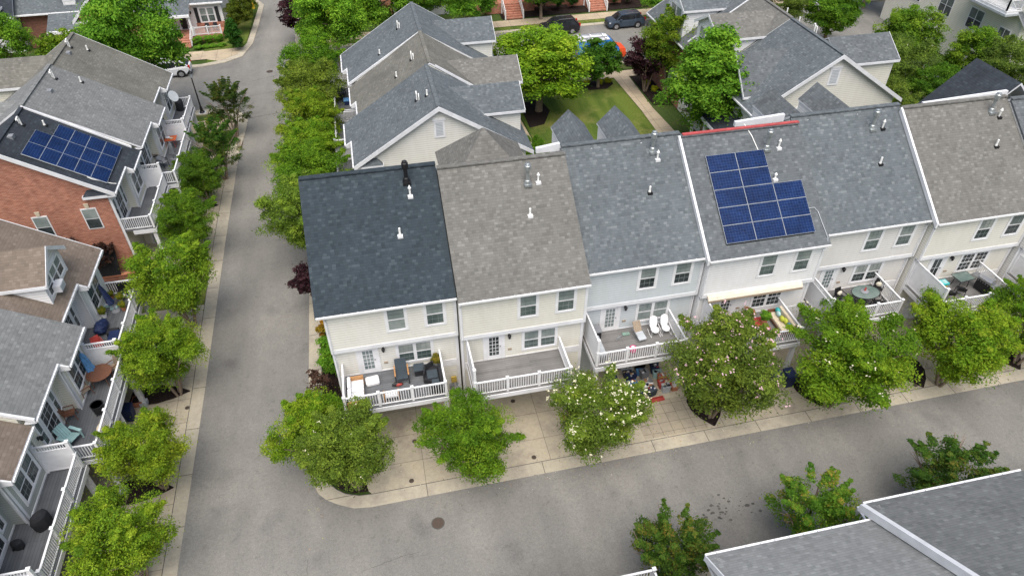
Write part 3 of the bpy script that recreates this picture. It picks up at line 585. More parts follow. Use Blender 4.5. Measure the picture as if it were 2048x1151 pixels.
h5, i5 = rowhouse(5, 'greige townhouse with blue grey roof between the solar roof and the taupe roof', *U[4], 'greige', 'sh_blue', lowg=('glassl', 'glass'), deck_=(23.45, 28.25, 24.6, 'tall', 'low'), vents=[(27.88, 31.4, 'flue', 'steel', .5), (28.54, 31.35, 'cap', 'black', .5), (27.75, 29.67, 'pipe', 'black', .4)])
h6, i6 = rowhouse(6, 'tan townhouse with taupe roof and a grill on its deck', *U[5], 'tan', 'sh_taupe', leftside=True, ug=('glassl', 'glass'), lowg=('glass', 'glass'), deck_=(30.2, 35.1, 24.0, 'plain', 'low'), vents=[(35.55, 31.3, 'flue', 'steel', .5), (35.95, 31.0, 'cap', 'black', .5), (35.12, 29.59, 'pipe', 'black', .4)], doorlook=('glass', (2, 2)))
h7, i7 = rowhouse(7, 'townhouse with slate roof at the right edge, mostly outside the photo', *U[6], 'greige', 'sh_slate', deck_=(37.1, 42, 24.1, 'tall', 'low'))
h8, i8 = rowhouse(8, 'farthest townhouse of the near row beyond the right edge', *U[7], 'tan', 'sh_blue', deck_=(43.8, 49, 24.5, 'tall', 'low'))
# north sides: gabled dormers and the pyramid roof
fdormer(h3, 11.15 - U[2][0], i3['yr'], 'sh_blue', 36.3, U[2][2]); fdormer(h3, 13.95 - U[2][0], i3['yr'], 'sh_blue', 36.2, U[2][2])
fdormer(h5, 24.1 - U[4][0], i5['yr'], 'sh_slate', 36.4, U[4][2]); fdormer(h5, 27.25 - U[4][0], i5['yr'], 'sh_slate', 36.5, U[4][2])
def pyramid(t, x, y, z, hx, hy, drop, m):
    b = MB(); c = [(x - hx, y - hy, z - drop), (x + hx, y - hy, z - drop), (x + hx, y + hy, z - drop), (x - hx, y + hy, z - drop)]
    for i in range(4): b.face([c[i], c[(i + 1) % 4], (x, y, z)], m)
    b.box(x - hx + .2, x + hx - .2, y - hy + .2, y + hy - .2, z - drop - 3, z - drop - .01, 'whites'); return b.build('hipped_dormer', t)
pyramid(h2, 5.95 - U[1][0], 35.5 - U[1][2], 12.05, 2.6, 2.6, 2.7, 'sh_taupe')
cr = MB(); cx = 39.0 - U[5][0]; cy0, cy1 = 32.6 - U[5][2], 37.1 - U[5][2]
slab(cr, [(cx - 3.6, cy0 + .6, 9.2), (cx, cy0 + .6, 12.42), (cx, cy1, 12.42), (cx - 3.6, cy1, 9.2)][::-1], .15, 'sh_night'); slab(cr, [(cx, cy0 + .6, 12.42), (cx + 3.6, cy0 + .6, 9.2), (cx + 3.6, cy1, 9.2), (cx, cy1, 12.42)][::-1], .15, 'sh_night')
cr.build('cross_gable', h6)
fl = MB(); fl.hexa([(1.4, i6['yr'] + .16, 12.30), (7.0, i6['yr'] + .16, 12.30), (7.0, i6['yr'] + .36, 12.30), (1.4, i6['yr'] + .36, 12.30), (1.4, i6['yr'] + .16, 12.38), (7.0, i6['yr'] + .16, 12.58), (7.0, i6['yr'] + .36, 12.58), (1.4, i6['yr'] + .36, 12.38)], 'trim'); fl.build('flashing', h6)
# white flashing stubs where the far eaves show over the ridge
for h, ii, a, b_ in ((h3, i3, -1.35, -.05), (h5, i5, -3.3, -.3)):
    q = MB(); q.hexa([(a, ii['yr'] + .1, 12.0), (b_, ii['yr'] + .1, 12.0), (b_, ii['yr'] + .3, 12.0), (a, ii['yr'] + .3, 12.0), (a, ii['yr'] + .1, 12.28), (b_, ii['yr'] + .1, 12.44), (b_, ii['yr'] + .3, 12.44), (a, ii['yr'] + .3, 12.28)], 'trim'); q.build('flashing', h)
# red ridge flashing and conduit on house 4
q = MB(); q.bar((.0, i4['yr'], 12.43), (6.9, i4['yr'], 12.42), .2, .08, 'faded_red'); q.build('ridge_flashing', h4)
q = MB(); yy4 = lambda y: 8.1 + SL * (y - U[3][2] + .56)
q.tube([(3.75, 31.9 - U[3][2], 12.5), (3.95, 31.2 - U[3][2], yy4(31.2) + .05), (4.1, 30.5 - U[3][2], yy4(30.5) + .05)], .025, 'pipe', 6)
q.tube([(5.95, 27.6 - U[3][2], yy4(27.6) + .06), (6.45, 27.6 - U[3][2], yy4(27.6) + .06), (6.6, 27.4 - U[3][2], yy4(27.4) + .06), (6.75, 26.2 - U[3][2], yy4(26.2) + .06), (6.7, 25.85 - U[3][2], yy4(25.9) - .2), (6.45, 25.85 - U[3][2], yy4(25.9) - .3)], .02, 'lgrey', 6); q.build('conduit', h4)
# solar array, house 4: columns x, rows y (plan) on the roof plane
def solar_panel(parent, o, ux, uy, W, H):
    """o corner, ux/uy unit vectors along the roof; W x H panel"""
    o, ux, uy = Vector(o), Vector(ux).normalized(), Vector(uy).normalized(); n = ux.cross(uy).normalized(); b = MB(); t_ = .05
    def q(a, c, h): return tuple(o + ux * a + uy * c + n * h)
    b.hexa([q(0, 0, 0), q(W, 0, 0), q(W, H, 0), q(0, H, 0), q(0, 0, t_), q(W, 0, t_), q(W, H, t_), q(0, H, t_)], 'lgrey')
    f = b.build('solar_panel', parent); c = MB(); e = .011; c.hexa([q(e, e, t_ - .01), q(W - e, e, t_ - .01), q(W - e, H - e, t_ - .01), q(e, H - e, t_ - .01), q(e, e, t_ + .004), q(W - e, e, t_ + .004), q(W - e, H - e, t_ + .004), q(e, H - e, t_ + .004)], 'solar'); c.build('cells', f); return f
sl_u = math.sqrt(1 + SL * SL)
rows = [26.48, 27.28, 28.08, 28.88, 29.68]
for r_i, y in enumerate(rows):
    for c_i, x in enumerate((17.21, 18.92, 20.63)):
        if c_i == 2 and r_i > 2: continue
        yl = y - U[3][2]; solar_panel(h4, (x - U[3][0], yl, yy4(y) + .12), (1, 0, 0), (0, 1, SL), 1.695, .985)
q = MB(); q.box(17.25 - U[3][0], 22.3 - U[3][0], 26.5 - U[3][2], 26.56 - U[3][2], yy4(26.5) - .02, yy4(26.5) + .12, 'black'); q.build('mounting_rail', h4)
# awning
a = MB(); a.prism([(0.35, -.28, 5.25), (.35, -.28, 5.42), (.35, -.46, 5.36), (.35, -.58, 5.2), (.35, -.52, 5.14)], (5.7, 0, 0), 'canvas'); a.box(.35, 6.05, -.6, -.53, 5.06, 5.16, 'tanr'); a.build('awning', h4)
# brick plinth showing on the corner house, meters
q = MB(); q.box(-.04, 0.02, -.02, 11, 0, 1.6, 'brick'); q.build('plinth', h1)
q = MB(); q.box(5.95, 6.25, -.14, -.04, 1.5, 1.9, 'meter'); q.box(5.85, 6.1, -.16, -.04, .9, 1.3, 'grey'); q.tube([(6.25, -.1, .4), (6.25, -.1, 1.5)], .03, 'grey', 6); q.box(6.2, 6.4, -.16, -.04, .8, 1.15, 'lgrey'); q.build('meter', h1)

# ------------------------------------------------------------------ storey-and-a-half townhouses
def wing(t, xc, half, yf, yi, zr, ze, roofm, wallm, zb=4.0, win=None, over=.3, name='dormer', oval=False, clip=None):
    """gabled wing whose face is at y=yf and which runs to y=yi (either sign); zr ridge, ze eave height"""
    s = -1 if yf < yi else 1
    d = MB(); hw = half - .25; d.prism([(xc - hw, yf, zb), (xc + hw, yf, zb), (xc + hw, yf, ze - .1), (xc, yf, zr - .16), (xc - hw, yf, ze - .1)], (0, (yi - yf) * .98, 0), wallm); o = d.build(name, t)
    r = MB(); e = yf + s * over
    slab(r, [(xc - half, e, ze - .12), (xc, e, zr), (xc, yi, zr), (xc - half, yi, ze - .12)], .1, roofm); slab(r, [(xc, e, zr), (xc + half, e, ze - .12), (xc + half, yi, ze - .12), (xc, yi, zr)], .1, roofm)
    r.build('dormer_roof', o)
    k = MB()
    for sg in (-1, 1): k.hexa([(xc + sg * half, e + s * .03, ze - .36), (xc, e + s * .03, zr - .22), (xc, e, zr - .22), (xc + sg * half, e, ze - .36), (xc + sg * half, e + s * .03, ze - .1), (xc, e + s * .03, zr + .02), (xc, e, zr + .02), (xc + sg * half, e, ze - .1)], 'trim')
    for sg in (-1, 1): k.box(xc + sg * half, xc + sg * (half + .04), e, yi, ze - .3, ze - .12, 'trim')
    for sg in (-1, 1): k.box(xc + sg * hw, xc + sg * (hw - .12), yf + s * .03, yf, zb, ze, 'trim')
    k.build('dormer_trim', o)
    if win and s < 0:
        for (a, b, z0, z1, n) in win: window(o, xc + a, xc + b, z0, z1, yf, n=n, glass=('glassl', 'glass'))
    if oval:
        g = MB(); g.tube([(xc, yf - .05, ze + .35), (xc, yf, ze + .35)], .42, 'white', 20); g.tube([(xc, yf - .07, ze + .35), (xc, yf - .05, ze + .35)], .3, 'glass', 20); g.build('oval_window', o)
    return o
def halfhouse(label, loc, rz, w_, a, mirror, wallm, roofm, yr=5.55, zr=10.1, deckp=None, near_end=False, far_end=False, lite=True, endm=None, proj=.62, wins=True, name='townhouse', garage=True, soffit=True, front_only=False):
    """a = width of the recessed part (at low x, or at high x when mirror)"""
    t = thing(name, label, 'townhouse', loc, rz); X = (lambda v: w_ - v) if mirror else (lambda v: v)
    def rg(p, q): return (min(X(p), X(q)), max(X(p), X(q)))
    sl = (zr - 6.15) / (yr + .5); zp = lambda y: 6.15 + sl * (y + .5) if y <= yr else zr - sl * (y - yr)
    D = 2 * yr + .5; yb = D - .5
    b = MB(); x0, x1 = rg(a, w_); 
    def body(xa, xb, y0):
        b.prism([(xa, y0, 0), (xa, yb, 0), (xa, yb, zp(yb) - .2), (xa, yr, zr - .2), (xa, y0, zp(y0) - .2)], (xb - xa, 0, 0), wallm)
    body(x0, x1, 0)
    if a > 0: xa, xb = rg(0, a); body(xa, xb, proj)
    b.build('wall', t)
    r = MB(); oxl = -.3 if near_end or (mirror and far_end) else 0; oxr = 0
    lo = -.35 if near_end else 0; hi = .35 if far_end else 0      # overhang at x=0 end / x=w end
    def piece(xa, xb, ye):
        slab(r, [(xa, ye, zp(ye)), (xb, ye, zp(ye)), (xb, yr, zr), (xa, yr, zr)], .14, roofm)
    if a > 0:
        xs = X(a)
        if mirror: piece(-lo * 0 + (0 if not near_end else lo), xs, -.5); piece(xs, w_ + hi, -.05)
        else: piece(lo, xs, -.05); piece(xs, w_ + hi, -.5)
    else: piece(lo, w_ + hi, -.5)
    slab(r, [(lo, yr, zr), (w_ + hi, yr, zr), (w_ + hi, D, zp(D)), (lo, D, zp(D))], .14, roofm); r.bar((lo, yr, zr + .01), (w_ + hi, yr, zr + .01), .28, .06, roofm); r.build('roof', t)
    k = MB(); sx = X(a)
    # gutters and soffit cheeks
    for (xa, xb, ye) in (((0 if not near_end else lo, sx, -.5), (sx, w_ + hi, -.05)) if mirror else ((lo, sx, -.05), (sx, w_ + hi, -.5))) if a > 0 else ((lo, w_ + hi, -.5),):
        z = zp(ye); k.box(xa, xb, ye - .08, ye - .01, z - .13, z - .04, 'white'); k.box(xa, xb, ye - .095, ye - .08, z - .13, z - .015, 'white'); k.box(xa, xb, ye, ye + .5, z - .2, z - .145, 'trim')
        for j in range(int((xb - xa) / .6)): k.box(xa + .3 + j * .6, xa + .32 + j * .6, ye - .1, ye, z - .03, z - .012, 'lgrey')
    k.build('gutter', t)
    if a > 0:
        c = MB(); c.hexa([(sx - .05, -.5, zp(-.5) - .24), (sx + .05, -.5, zp(-.5) - .24), (sx + .05, .62, zp(-.5) - .24), (sx - .05, .62, zp(-.5) - .24), (sx - .05, -.5, zp(-.5) - .02), (sx + .05, -.5, zp(-.5) - .02), (sx + .05, .62, zp(.62) - .15), (sx - .05, .62, zp(.62) - .15)], 'trim')
        q = -.02 if not mirror else .02
        c.box(sx - .16, sx + .16, -.03, -.001, 0, zp(-.5) - .2, 'trim'); c.box(sx + q * 1.5 - .02, sx + q * 1.5 + .02, -.03, .16, 0, zp(-.5) - .2, 'trim'); c.build('corner_trim', t)
    f = MB()
    for xe, on in ((lo, near_end), (w_ + hi, far_end)):
        if not on: continue
        s = -1 if xe < 1 else 1; e0 = (-.05 if (mirror and xe > 1) or (not mirror and xe < 1) else -.5) if a > 0 else -.5
        for p_, q_ in ((e0, yr), (D, yr)):
            f.hexa([(xe, p_, zp(p_) - .3), (xe + s * .05, p_, zp(p_) - .3), (xe + s * .05, q_, zr - .3), (xe, q_, zr - .3), (xe, p_, zp(p_) + .01), (xe + s * .05, p_, zp(p_) + .01), (xe + s * .05, q_, zr + .01), (xe, q_, zr + .01)], 'trim')
        xw = 0 if s < 0 else w_
        f.box(xw, xw + s * .025, e0 + .5, e0 + .66, 0, zp(e0) - .25, 'trim')
        # pent return
        f.box(xw, xe, e0, e0 + 2.0, zp(e0) - .32, zp(e0) - .12, 'trim'); f.hexa([(xw, e0 + .1, zp(e0) - .12), (xe, e0 + .1, zp(e0) - .12), (xe, e0 + 1.95, zp(e0) - .12), (xw, e0 + 1.95, zp(e0) - .12), (xw, e0 + .3, zp(e0) + .28), (xw + s * .02, e0 + .3, zp(e0) + .28), (xw + s * .02, e0 + 1.6, zp(e0) + .28), (xw, e0 + 1.6, zp(e0) + .28)], roofm)
        if endm:
            g = MB(); g.prism([(xw, e0 + .67, 0), (xw, yb, 0), (xw, yb, zp(yb) - .2), (xw, yr, zr - .2), (xw, e0 + .67, zp(e0 + .67) - .2)], (s * .06, 0, 0), endm); g.build('end_wall', t)
    if f.v: f.build('rake_board', t)
    tr = MB(); tr.box(x0, x1, -.035, -.001, 2.7, 3.3, 'trim')
    if a > 0: xa, xb = rg(0, a - .03); tr.box(xa, xb, proj - .035, proj - .001, 2.7, 3.3, 'trim')
    tr.build('trim', t)
    if wins:
        m_ = (x0 + x1) / 2; window(t, m_ - 1.02, m_ + 1.02, 3.75, 5.55, 0, n=2, glass=('glassl', 'glass'))
        if a > 2.4:
            xa, xb = rg(0, a); m_ = (xa + xb) / 2 + (.1 if not mirror else -.1)
            window(t, m_ - 1.28, m_ - .72, 3.8, 5.5, proj, n=1, casing=.09, glass=('glassl', 'glass')); window(t, m_ - .68, m_ + .68, 3.32, 5.55, proj, n=1, casing=.12, glass=('glass', 'glass'), name='patio_door')
            window(t, m_ + .72, m_ + 1.28, 3.8, 5.5, proj, n=1, casing=.09, glass=('glassl', 'glass')); wall_lamp(t, m_ - 1.45 if not mirror else m_ + 1.45, proj, 4.8)
    if garage: garage_door(t, x0 + .2, x1 - .2, 0) if (x1 - x0) < 3.6 else garage_door(t, x0 + .4, x0 + 3, 0)
    if deckp:
        q = deckp; zf = 3.2; dx0, dx1, dd = q['x0'], q['x1'], q['d']
        fl_ = MB(); fl_.box(dx0, dx1, -dd, -.002, zf - .06, zf, 'deckbl')
        if a > 0: xa, xb = rg(0, a - .005); xa, xb = max(xa, dx0), min(xb, dx1); fl_.box(xa, xb, -.002, proj - .002, zf - .06, zf, 'deckbl')
        fl_.build('deck_floor', t)
        g = MB(); g.box(dx0 - .03, dx1 + .03, -dd - .05, -dd, zf - .36, zf - .062, 'trim'); g.box(dx0 - .03, dx0, -dd, 0, zf - .36, zf - .062, 'trim'); g.box(dx1, dx1 + .03, -dd, 0, zf - .36, zf - .062, 'trim'); g.box(dx0 + .02, dx1 - .02, -dd + .02, -.04, zf - .3, zf - .065, 'grey'); g.build('fascia', t)
        L = dx1 - dx0 - .16; rail(t, (dx0 + .08, -dd + .08), (dx1 - .08, -dd + .08), zf, posts=[L / 3, L * 2 / 3])
        for sd_, xx in ((q.get('lo', 'low'), dx0 + .08), (q.get('hi', 'tall'), dx1 - .08)):
            rec = (not mirror and xx < a) or (mirror and xx > w_ - a)
            yy = (proj if rec and a > 0 else 0) - .08
            if sd_ == 'low': rail(t, (xx, -dd + .2), (xx, yy), zf, ends=False)
            elif sd_ == 'tall': privacy(t, (xx, -dd + .1), (xx, yy), zf)
        for xx in (dx0 + .2, (dx0 + dx1) / 2, dx1 - .2):
            p = MB(); p.box(xx - .12, xx + .12, -dd + .08, -dd + .32, .35, zf - .3, 'trim'); p.box(xx - .19, xx + .19, -dd + .01, -dd + .39, 0, .35, 'lgrey'); p.build('support_post', t)
    return t, zp
def lv(t, loc, rz, X, Y, zp, h, kind, boot='black'):
    """vent at world X, Y on the roof of a rotated house"""
    c, s = round(math.cos(rz)), round(math.sin(rz)); dx, dy = X - loc[0], Y - loc[1]; x, y = dx * c + dy * s, -dx * s + dy * c; pvc(t, x, y, zp(y), h, boot, kind)
# left block A (brick end) and B
W = math.pi / 2
LA = [(-16.93, 42.92), (-16.33, 48.5), (-16.67, 55.3)]
A1, z1 = halfhouse('townhouse with brick end wall and dark roof carrying the solar array', (*LA[0], 0), W, 5.55, 2.95, False, 'ivory', 'sh_night', near_end=True, endm='brick', deckp=dict(x0=.05, x1=5.5, d=1.45))
A2, z2 = halfhouse('grey roofed townhouse between the solar roof and the olive grey roof', (*LA[1], 0), W, 6.75, 3.8, False, 'ivory', 'sh_grey', yr=6.15, zr=10.2, deckp=dict(x0=.05, x1=6.7, d=1.6))
A3, z3 = halfhouse('townhouse with weathered olive grey roof and a satellite dish by its far deck', (*LA[2], 0), W, 6.1, 3.2, False, 'ivory', 'sh_olive', yr=5.8, zr=10.1, far_end=True, deckp=dict(x0=.05, x1=6.0, d=1.5, hi='low'))
LB = [(-17.08, 30.1), (-16.55, 23.75), (-17.22, 17.5), (-17.1, 11.2)]
B1, y1 = halfhouse('townhouse with brown roof and a white dormer holding an air conditioner', (*LB[0], 0), W, 6.35, 3.3, False, 'whites', 'sh_brown', far_end=True, endm='greenish', deckp=dict(x0=.05, x1=6.2, d=1.95, hi='low'))
B2, y2 = halfhouse('townhouse with light grey roof and round patio table on its deck', (*LB[1], 0), W, 6.3, 3.5, False, 'ivory', 'sh_grey', yr=6.0, deckp=dict(x0=.05, x1=6.25, d=1.75))
B3, y3 = halfhouse('townhouse with brown roof at the lower left, covered grill on its deck', (*LB[2], 0), W, 6.2, 3.3, False, 'greenish', 'sh_brown', deckp=dict(x0=.05, x1=6.0, d=1.65))
B4, y4 = halfhouse('nearest left townhouse below the photo edge, light grey roof', (*LB[3], 0), W, 6.2, 3.3, False, 'ivory', 'sh_grey', deckp=dict(x0=.05, x1=6.1, d=1.65))
# side boundary white rake boards
def rake(t, x, y0, yr, zp, wd=.06):
    k = MB(); k.hexa([(x - wd, y0, zp(y0) - .1), (x + wd, y0, zp(y0) - .1), (x + wd, yr, zp(yr) - .1), (x - wd, yr, zp(yr) - .1), (x - wd, y0, zp(y0) + .07), (x + wd, y0, zp(y0) + .07), (x + wd, yr, zp(yr) + .07), (x - wd, yr, zp(yr) + .07)], 'trim'); k.build('rake_board', t)
rake(A1, 5.5, -.05, 5.55, lambda y: z1(y) + .05); rake(B2, .02, -.05, 6, y2)
wing(B1, 2.77, 1.72, .49, 5.0, 9.4, 8.3, 'sh_brown', 'whites', zb=6.3, win=[(-1.3, 1.3, 6.95, 8.2, 3)])
ac = MB(); ac.box(1.95, 2.6, .08, .46, 7.0, 7.4, 'white'); ac.box(1.98, 2.57, .06, .08, 7.03, 7.37, 'lgrey'); ac.build('air_conditioner', B1)
wing(A3, 3.4, 2.0, 11.4, 6.6, 9.6, 8.2, 'sh_olive', 'ivory'); wing(A2, 3.0, 2.0, 12.2, 7, 9.3, 8.1, 'sh_grey', 'ivory'); wing(A1, 2.9, 1.9, 11.2, 6.6, 9.2, 8.1, 'sh_night', 'ivory')
# solar array on A1: seen rows along the eave direction (Y), columns up the slope
u1 = lambda X, Y: (Y - LA[0][1], -(X - LA[0][0]))
s1 = (10.1 - 6.15) / 6.05
def arrA():
    for r_ in range(3):                      # rows run down the slope, panels portrait
        for c_ in range(4 if r_ == 2 else 5):
            ya = .38 + c_ * .80; solar_panel(A1, (.24 + r_ * 1.56, ya, z1(ya) + .1), (1, 0, 0), (0, 1, s1), 1.55, .948)
arrA()
q = MB(); q.tube([(.25, 1.35, z1(1.35) + .07), (.2, 1.1, z1(1.1) + .06), (.3, .8, z1(.8) + .06), (.45, .2, z1(.2) + .06), (.6, 0.0, z1(0) + .05)], .03, 'pipe', 6); q.build('conduit', A1)
for t, L, zf, vs in ((A3, LA[2], z3, [(-22.11, 59.14, 'gooseneck', .6), (-21.21, 59.81, 'pipe', .4)]), (A2, LA[1], z2, [(-21.82, 53.46, 'gooseneck', .6), (-20.56, 54.34, 'pipe', .4)]), (A1, LA[0], z1, [(-22.0, 46.44, 'gooseneck', .5), (-21.12, 47.33, 'pipe', .35)])):
    for X_, Y_, k_, h_ in vs: lv(t, L, W, X_, Y_, zf, h_, k_)
for t, L, zf, X_, Y_ in ((A3, LA[2], z3, -22.0, 58.1), (A2, LA[1], z2, -21.67, 51.5), (A1, LA[0], z1, -22.1, 44.7)):
    q = MB(); x, y = Y_ - L[1], -(X_ - L[0]); q.box(x - .2, x + .2, y - .15, y + .15, zf(y) - .1, zf(y) + .14, 'grey'); q.build('roof_vent', t)
q = MB(); q.lathe((0, 0, 0), [(.02, 0), (.3, .02), (.42, .1), (.46, .18), (.44, .16), (.3, .08), (.02, .06)], 'lgrey', 20)
dish = q.build('satellite_dish', A3); dish.location = (3.25, -.75, 5.45); dish.rotation_euler = (R(60), 0, R(-30))
q = MB(); q.bar((3.25, -.7, 5.4), (3.3, 0, 5.2), .04, .04, 'grey'); q.build('dish_arm', A3)
# brick wall details on the end of A1 (world plane Y=42.86)
e = A1
for yl in (3.55, ):
    pass
def endwin(t, X, z0, z1_, w_=.95):
    # window in the end wall x=0, looking to -x; X is world X of its centre
    y = -(X - LA[0][0]); f = MB(); f.box(-.1, -.05, y - w_ / 2, y + w_ / 2, z0, z1_, 'white'); o = f.build('window', t)
    p = MB(); zm = (z0 + z1_) / 2; p.box(-.115, -.1, y - w_ / 2 + .07, y + w_ / 2 - .07, zm + .03, z1_ - .07, 'glassb'); p.box(-.115, -.1, y - w_ / 2 + .07, y + w_ / 2 - .07, z0 + .08, zm - .03, 'glass'); p.build('pane', o)
    k = MB(); k.hexa([(-.12, y - .1, z1_ + .02), (-.05, y - .1, z1_ + .02), (-.05, y + .1, z1_ + .02), (-.12, y + .1, z1_ + .02), (-.12, y - .15, z1_ + .35), (-.05, y - .15, z1_ + .35), (-.05, y + .15, z1_ + .35), (-.12, y + .15, z1_ + .35)], 'beige'); k.build('keystone', o)
endwin(A1, -21.95, 3.5, 5.15); endwin(A1, -18.95, 3.75, 5.35)
q = MB(); q.box(-.12, -.05, .0, 9, 0.0, .45, 'brick'); q.build('plinth', A1)
# middle block M (faces the left street)
LM = [(-1.72, 49.35), (-1.1, 55.6), (-1.55, 62.2)]
M1, m1 = halfhouse('cream gabled townhouse with grey roof directly behind the corner house', (*LM[0], 0), -W, 6.55, 3.3, True, 'cream', 'sh_blue', yr=5.95, zr=10.15, far_end=True, deckp=dict(x0=.2, x1=6.3, d=1.5, lo='tall', hi='tall'))
M2, m2 = halfhouse('townhouse with taupe grey roof in the middle of the block of three', (*LM[1], 0), -W, 6.25, 3.0, True, 'cream', 'sh_olive', yr=5.6, zr=10.25, deckp=dict(x0=.05, x1=5.9, d=2.1, lo='low', hi='low'))
M3, m3 = halfhouse('townhouse with slate roof at the far end of the block of three', (*LM[2], 0), -W, 6.6, 3.3, True, 'cream', 'sh_blue', yr=6.1, zr=10.2, near_end=True, deckp=dict(x0=.05, x1=6.5, d=1.6, lo='low', hi='low'))
rake(M3, 6.55, -.05, 6.05, m3); rake(M2, 6.22, 6.0, 11.2, m2)
wing(M1, 49.35 - 46.9, 2.05, 12.0, 7.2, 9.35, 8.2, 'sh_blue', 'cream'); wing(M2, 55.6 - 51.8, 2.05, 12.3, 7.2, 9.25, 8.1, 'sh_taupe', 'cream'); wing(M3, 62.2 - 60.0, 2.05, 12.3, 7.6, 9.4, 8.2, 'sh_blue', 'cream')
q = MB(); yv = 4.2 + 1.72; q.box(6.55, 6.6, yv - .38, yv + .38, 7.75, 9.0, 'white'); q.box(6.55, 6.63, yv - .45, yv + .45, 9.0, 9.14, 'white')
for i in range(9): q.box(6.6, 6.612, yv - .24, yv + .24, 7.92 + i * .11, 7.99 + i * .11, 'lgrey')
q.build('gable_vent', M1)
def rv(t, L, zf, X_, Y_, k_, h_, boot='black'): lv(t, L, -W, X_, Y_, zf, h_, k_, boot)
rv(M1, LM[0], m1, 3.05, 45.2, 'gooseneck', .45); rv(M1, LM[0], m1, 3.75, 44.9, 'pipe', .4); rv(M2, LM[1], m2, 3.4, 51.9, 'gooseneck', .45); rv(M2, LM[1], m2, 2.1, 51.1, 'pipe', .4); rv(M3, LM[2], m3, 3.0, 59.2, 'gooseneck', .45); rv(M3, LM[2], m3, 1.2, 56.9, 'pipe', .4)
# right block R (garden side faces -X)
LR = [(28.6, 51.7), (28.6, 57.6), (28.6, 66.2)]
R1, r1 = halfhouse('cream gabled townhouse with slate roof behind the solar roof, dormer with an oval window', (*LR[0], 0), -W, 7.3, 0, True, 'tan', 'sh_blue', yr=5.9, zr=10.25, far_end=True, wins=False, garage=False)
R2, r2 = halfhouse('taupe roofed townhouse with a white dormer of three windows beside the tall tree', (*LR[1], 0), -W, 5.9, 0, True, 'tan', 'sh_taupe', yr=5.9, zr=10.3, wins=False, garage=False)
R3, r3 = halfhouse('brick fronted townhouse with slate roof near the parked suv street', (*LR[2], 0), -W, 8.6, 0, True, 'brick', 'sh_slate', yr=5.9, zr=10.25, near_end=True, endm='brick', wins=False, garage=False)
wing(R1, 51.7 - 48.5, 2.5, -.02, 5.2, 9.2, 6.75, 'sh_slate', 'tan', zb=5.5, oval=True); wing(R1, 51.7 - 47.9, 2.2, 12.0, 7.0, 10.0, 8.75, 'sh_slate', 'ivory')
wing(R2, 57.6 - 54.0, 2.4, -.02, 5.4, 10.25, 9.1, 'sh_taupe', 'whites', zb=5.8, win=[(-1.75, 1.75, 6.9, 8.9, 3)]); wing(R3, 66.2 - 60.9, 2.2, -.02, 5.4, 10.15, 9.0, 'sh_blue', 'whites', zb=5.8, win=[(-1.3, 1.3, 6.9, 8.8, 2)])
for i, (t, xs) in enumerate(((R1, (1.0, 5.2)), (R2, (.9, 3.8)), (R3, (1.2, 5.6)))):
    for x in xs: window(t, x, x + 1.2, 1.0, 2.8, 0, n=1, glass=('glassb', 'glass')) ; [MB().box(aa, aa + .38, -.05, -.01, 1.0, 2.8, 'shutter').build('shutter', t) for aa in (x - .4, x + 1.22)]
q = MB(); slab(q, [(.4, -1.7, 3.5), (6.9, -1.7, 3.5), (6.9, 0, 4.6), (.4, 0, 4.6)], .12, 'sh_night', 'trim'); q.box(.4, 6.9, -1.75, -1.65, 3.2, 3.42, 'trim'); q.build('porch_roof', R1)
for x in (.6, 2.8, 4.9, 6.7): q = MB(); q.box(x - .1, x + .1, -1.65, -1.45, 0, 3.2, 'trim'); q.build('porch_column', R1)
q = MB(); yv = 34.43 - 28.6; q.box(7.3, 7.35, yv - .45, yv + .45, 7.75, 9.1, 'white'); q.box(7.3, 7.38, yv - .5, yv + .5, 9.1, 9.22, 'white')
for i in range(9): q.box(7.35, 7.362, yv - .3, yv + .3, 7.92 + i * .12, 8.0 + i * .12, 'lgrey')
q.build('gable_vent', R1)
q = MB(); q.box(7.3, 7.36, 3.3, 4.6, 4.9, 6.2, 'white'); q.box(7.36, 7.375, 3.42, 4.48, 5.55, 6.08, 'glassb'); q.box(7.36, 7.375, 3.42, 4.48, 5.0, 5.5, 'glass'); q.build('window', R1)
rv(R1, LR[0], r1, 35.1, 49.2, 'gooseneck', .6); rv(R1, LR[0], r1, 34.9, 51.2, 'pipe', .5); rv(R2, LR[1], r2, 34.9, 53.2, 'pipe', .5)
rake(R1, .05, 6, 10, r1); rake(R3, 8.5, 0, 5.9, r3)
# near building at the lower right (faces the alley, +Y)
LBR = [(24.3, 11.85), (17.3, 11.14), (31.4, 11.2), (3.9 + 5, 11.2)]
BR1, b1 = halfhouse('near townhouse at the lower right with slate grey roof and a white roof pipe', (24.3, 11.85, 0), math.pi, 6.95, 0, False, 'greige', 'sh_grey', deckp=dict(x0=.4, x1=6.4, d=1.4, hi='low'), far_end=True)
BR2, b2 = halfhouse('near townhouse at the lower right corner with light grey roof', (17.25, 11.14, 0), math.pi, 7.0, 0, False, 'greige', 'sh_pale', deckp=dict(x0=3.0, x1=6.0, d=1.2, hi='low'), far_end=True)
BR3, b3 = halfhouse('near townhouse beyond the right edge', (31.3, 11.3, 0), math.pi, 6.9, 0, False, 'tan', 'sh_taupe')
BR4, b4 = halfhouse('townhouse below the photo whose white deck rail shows at the bottom edge', (8.9, 10.2, 0), math.pi, 6.6, 0, False, 'tan', 'sh_taupe', deckp=dict(x0=.4, x1=6.3, d=2.35, hi='low', lo='low'), near_end=True)
k = MB(); s_ = (10.1 - 6.15) / 6.05
k.hexa([(7.3, -.5, 5.75), (7.5, -.5, 5.75), (7.5, 5.55, 9.7), (7.3, 5.55, 9.7), (7.3, -.5, 6.17), (7.5, -.5, 6.17), (7.5, 5.55, 10.12), (7.3, 5.55, 10.12)], 'trim'); k.build('rake_board', BR1)
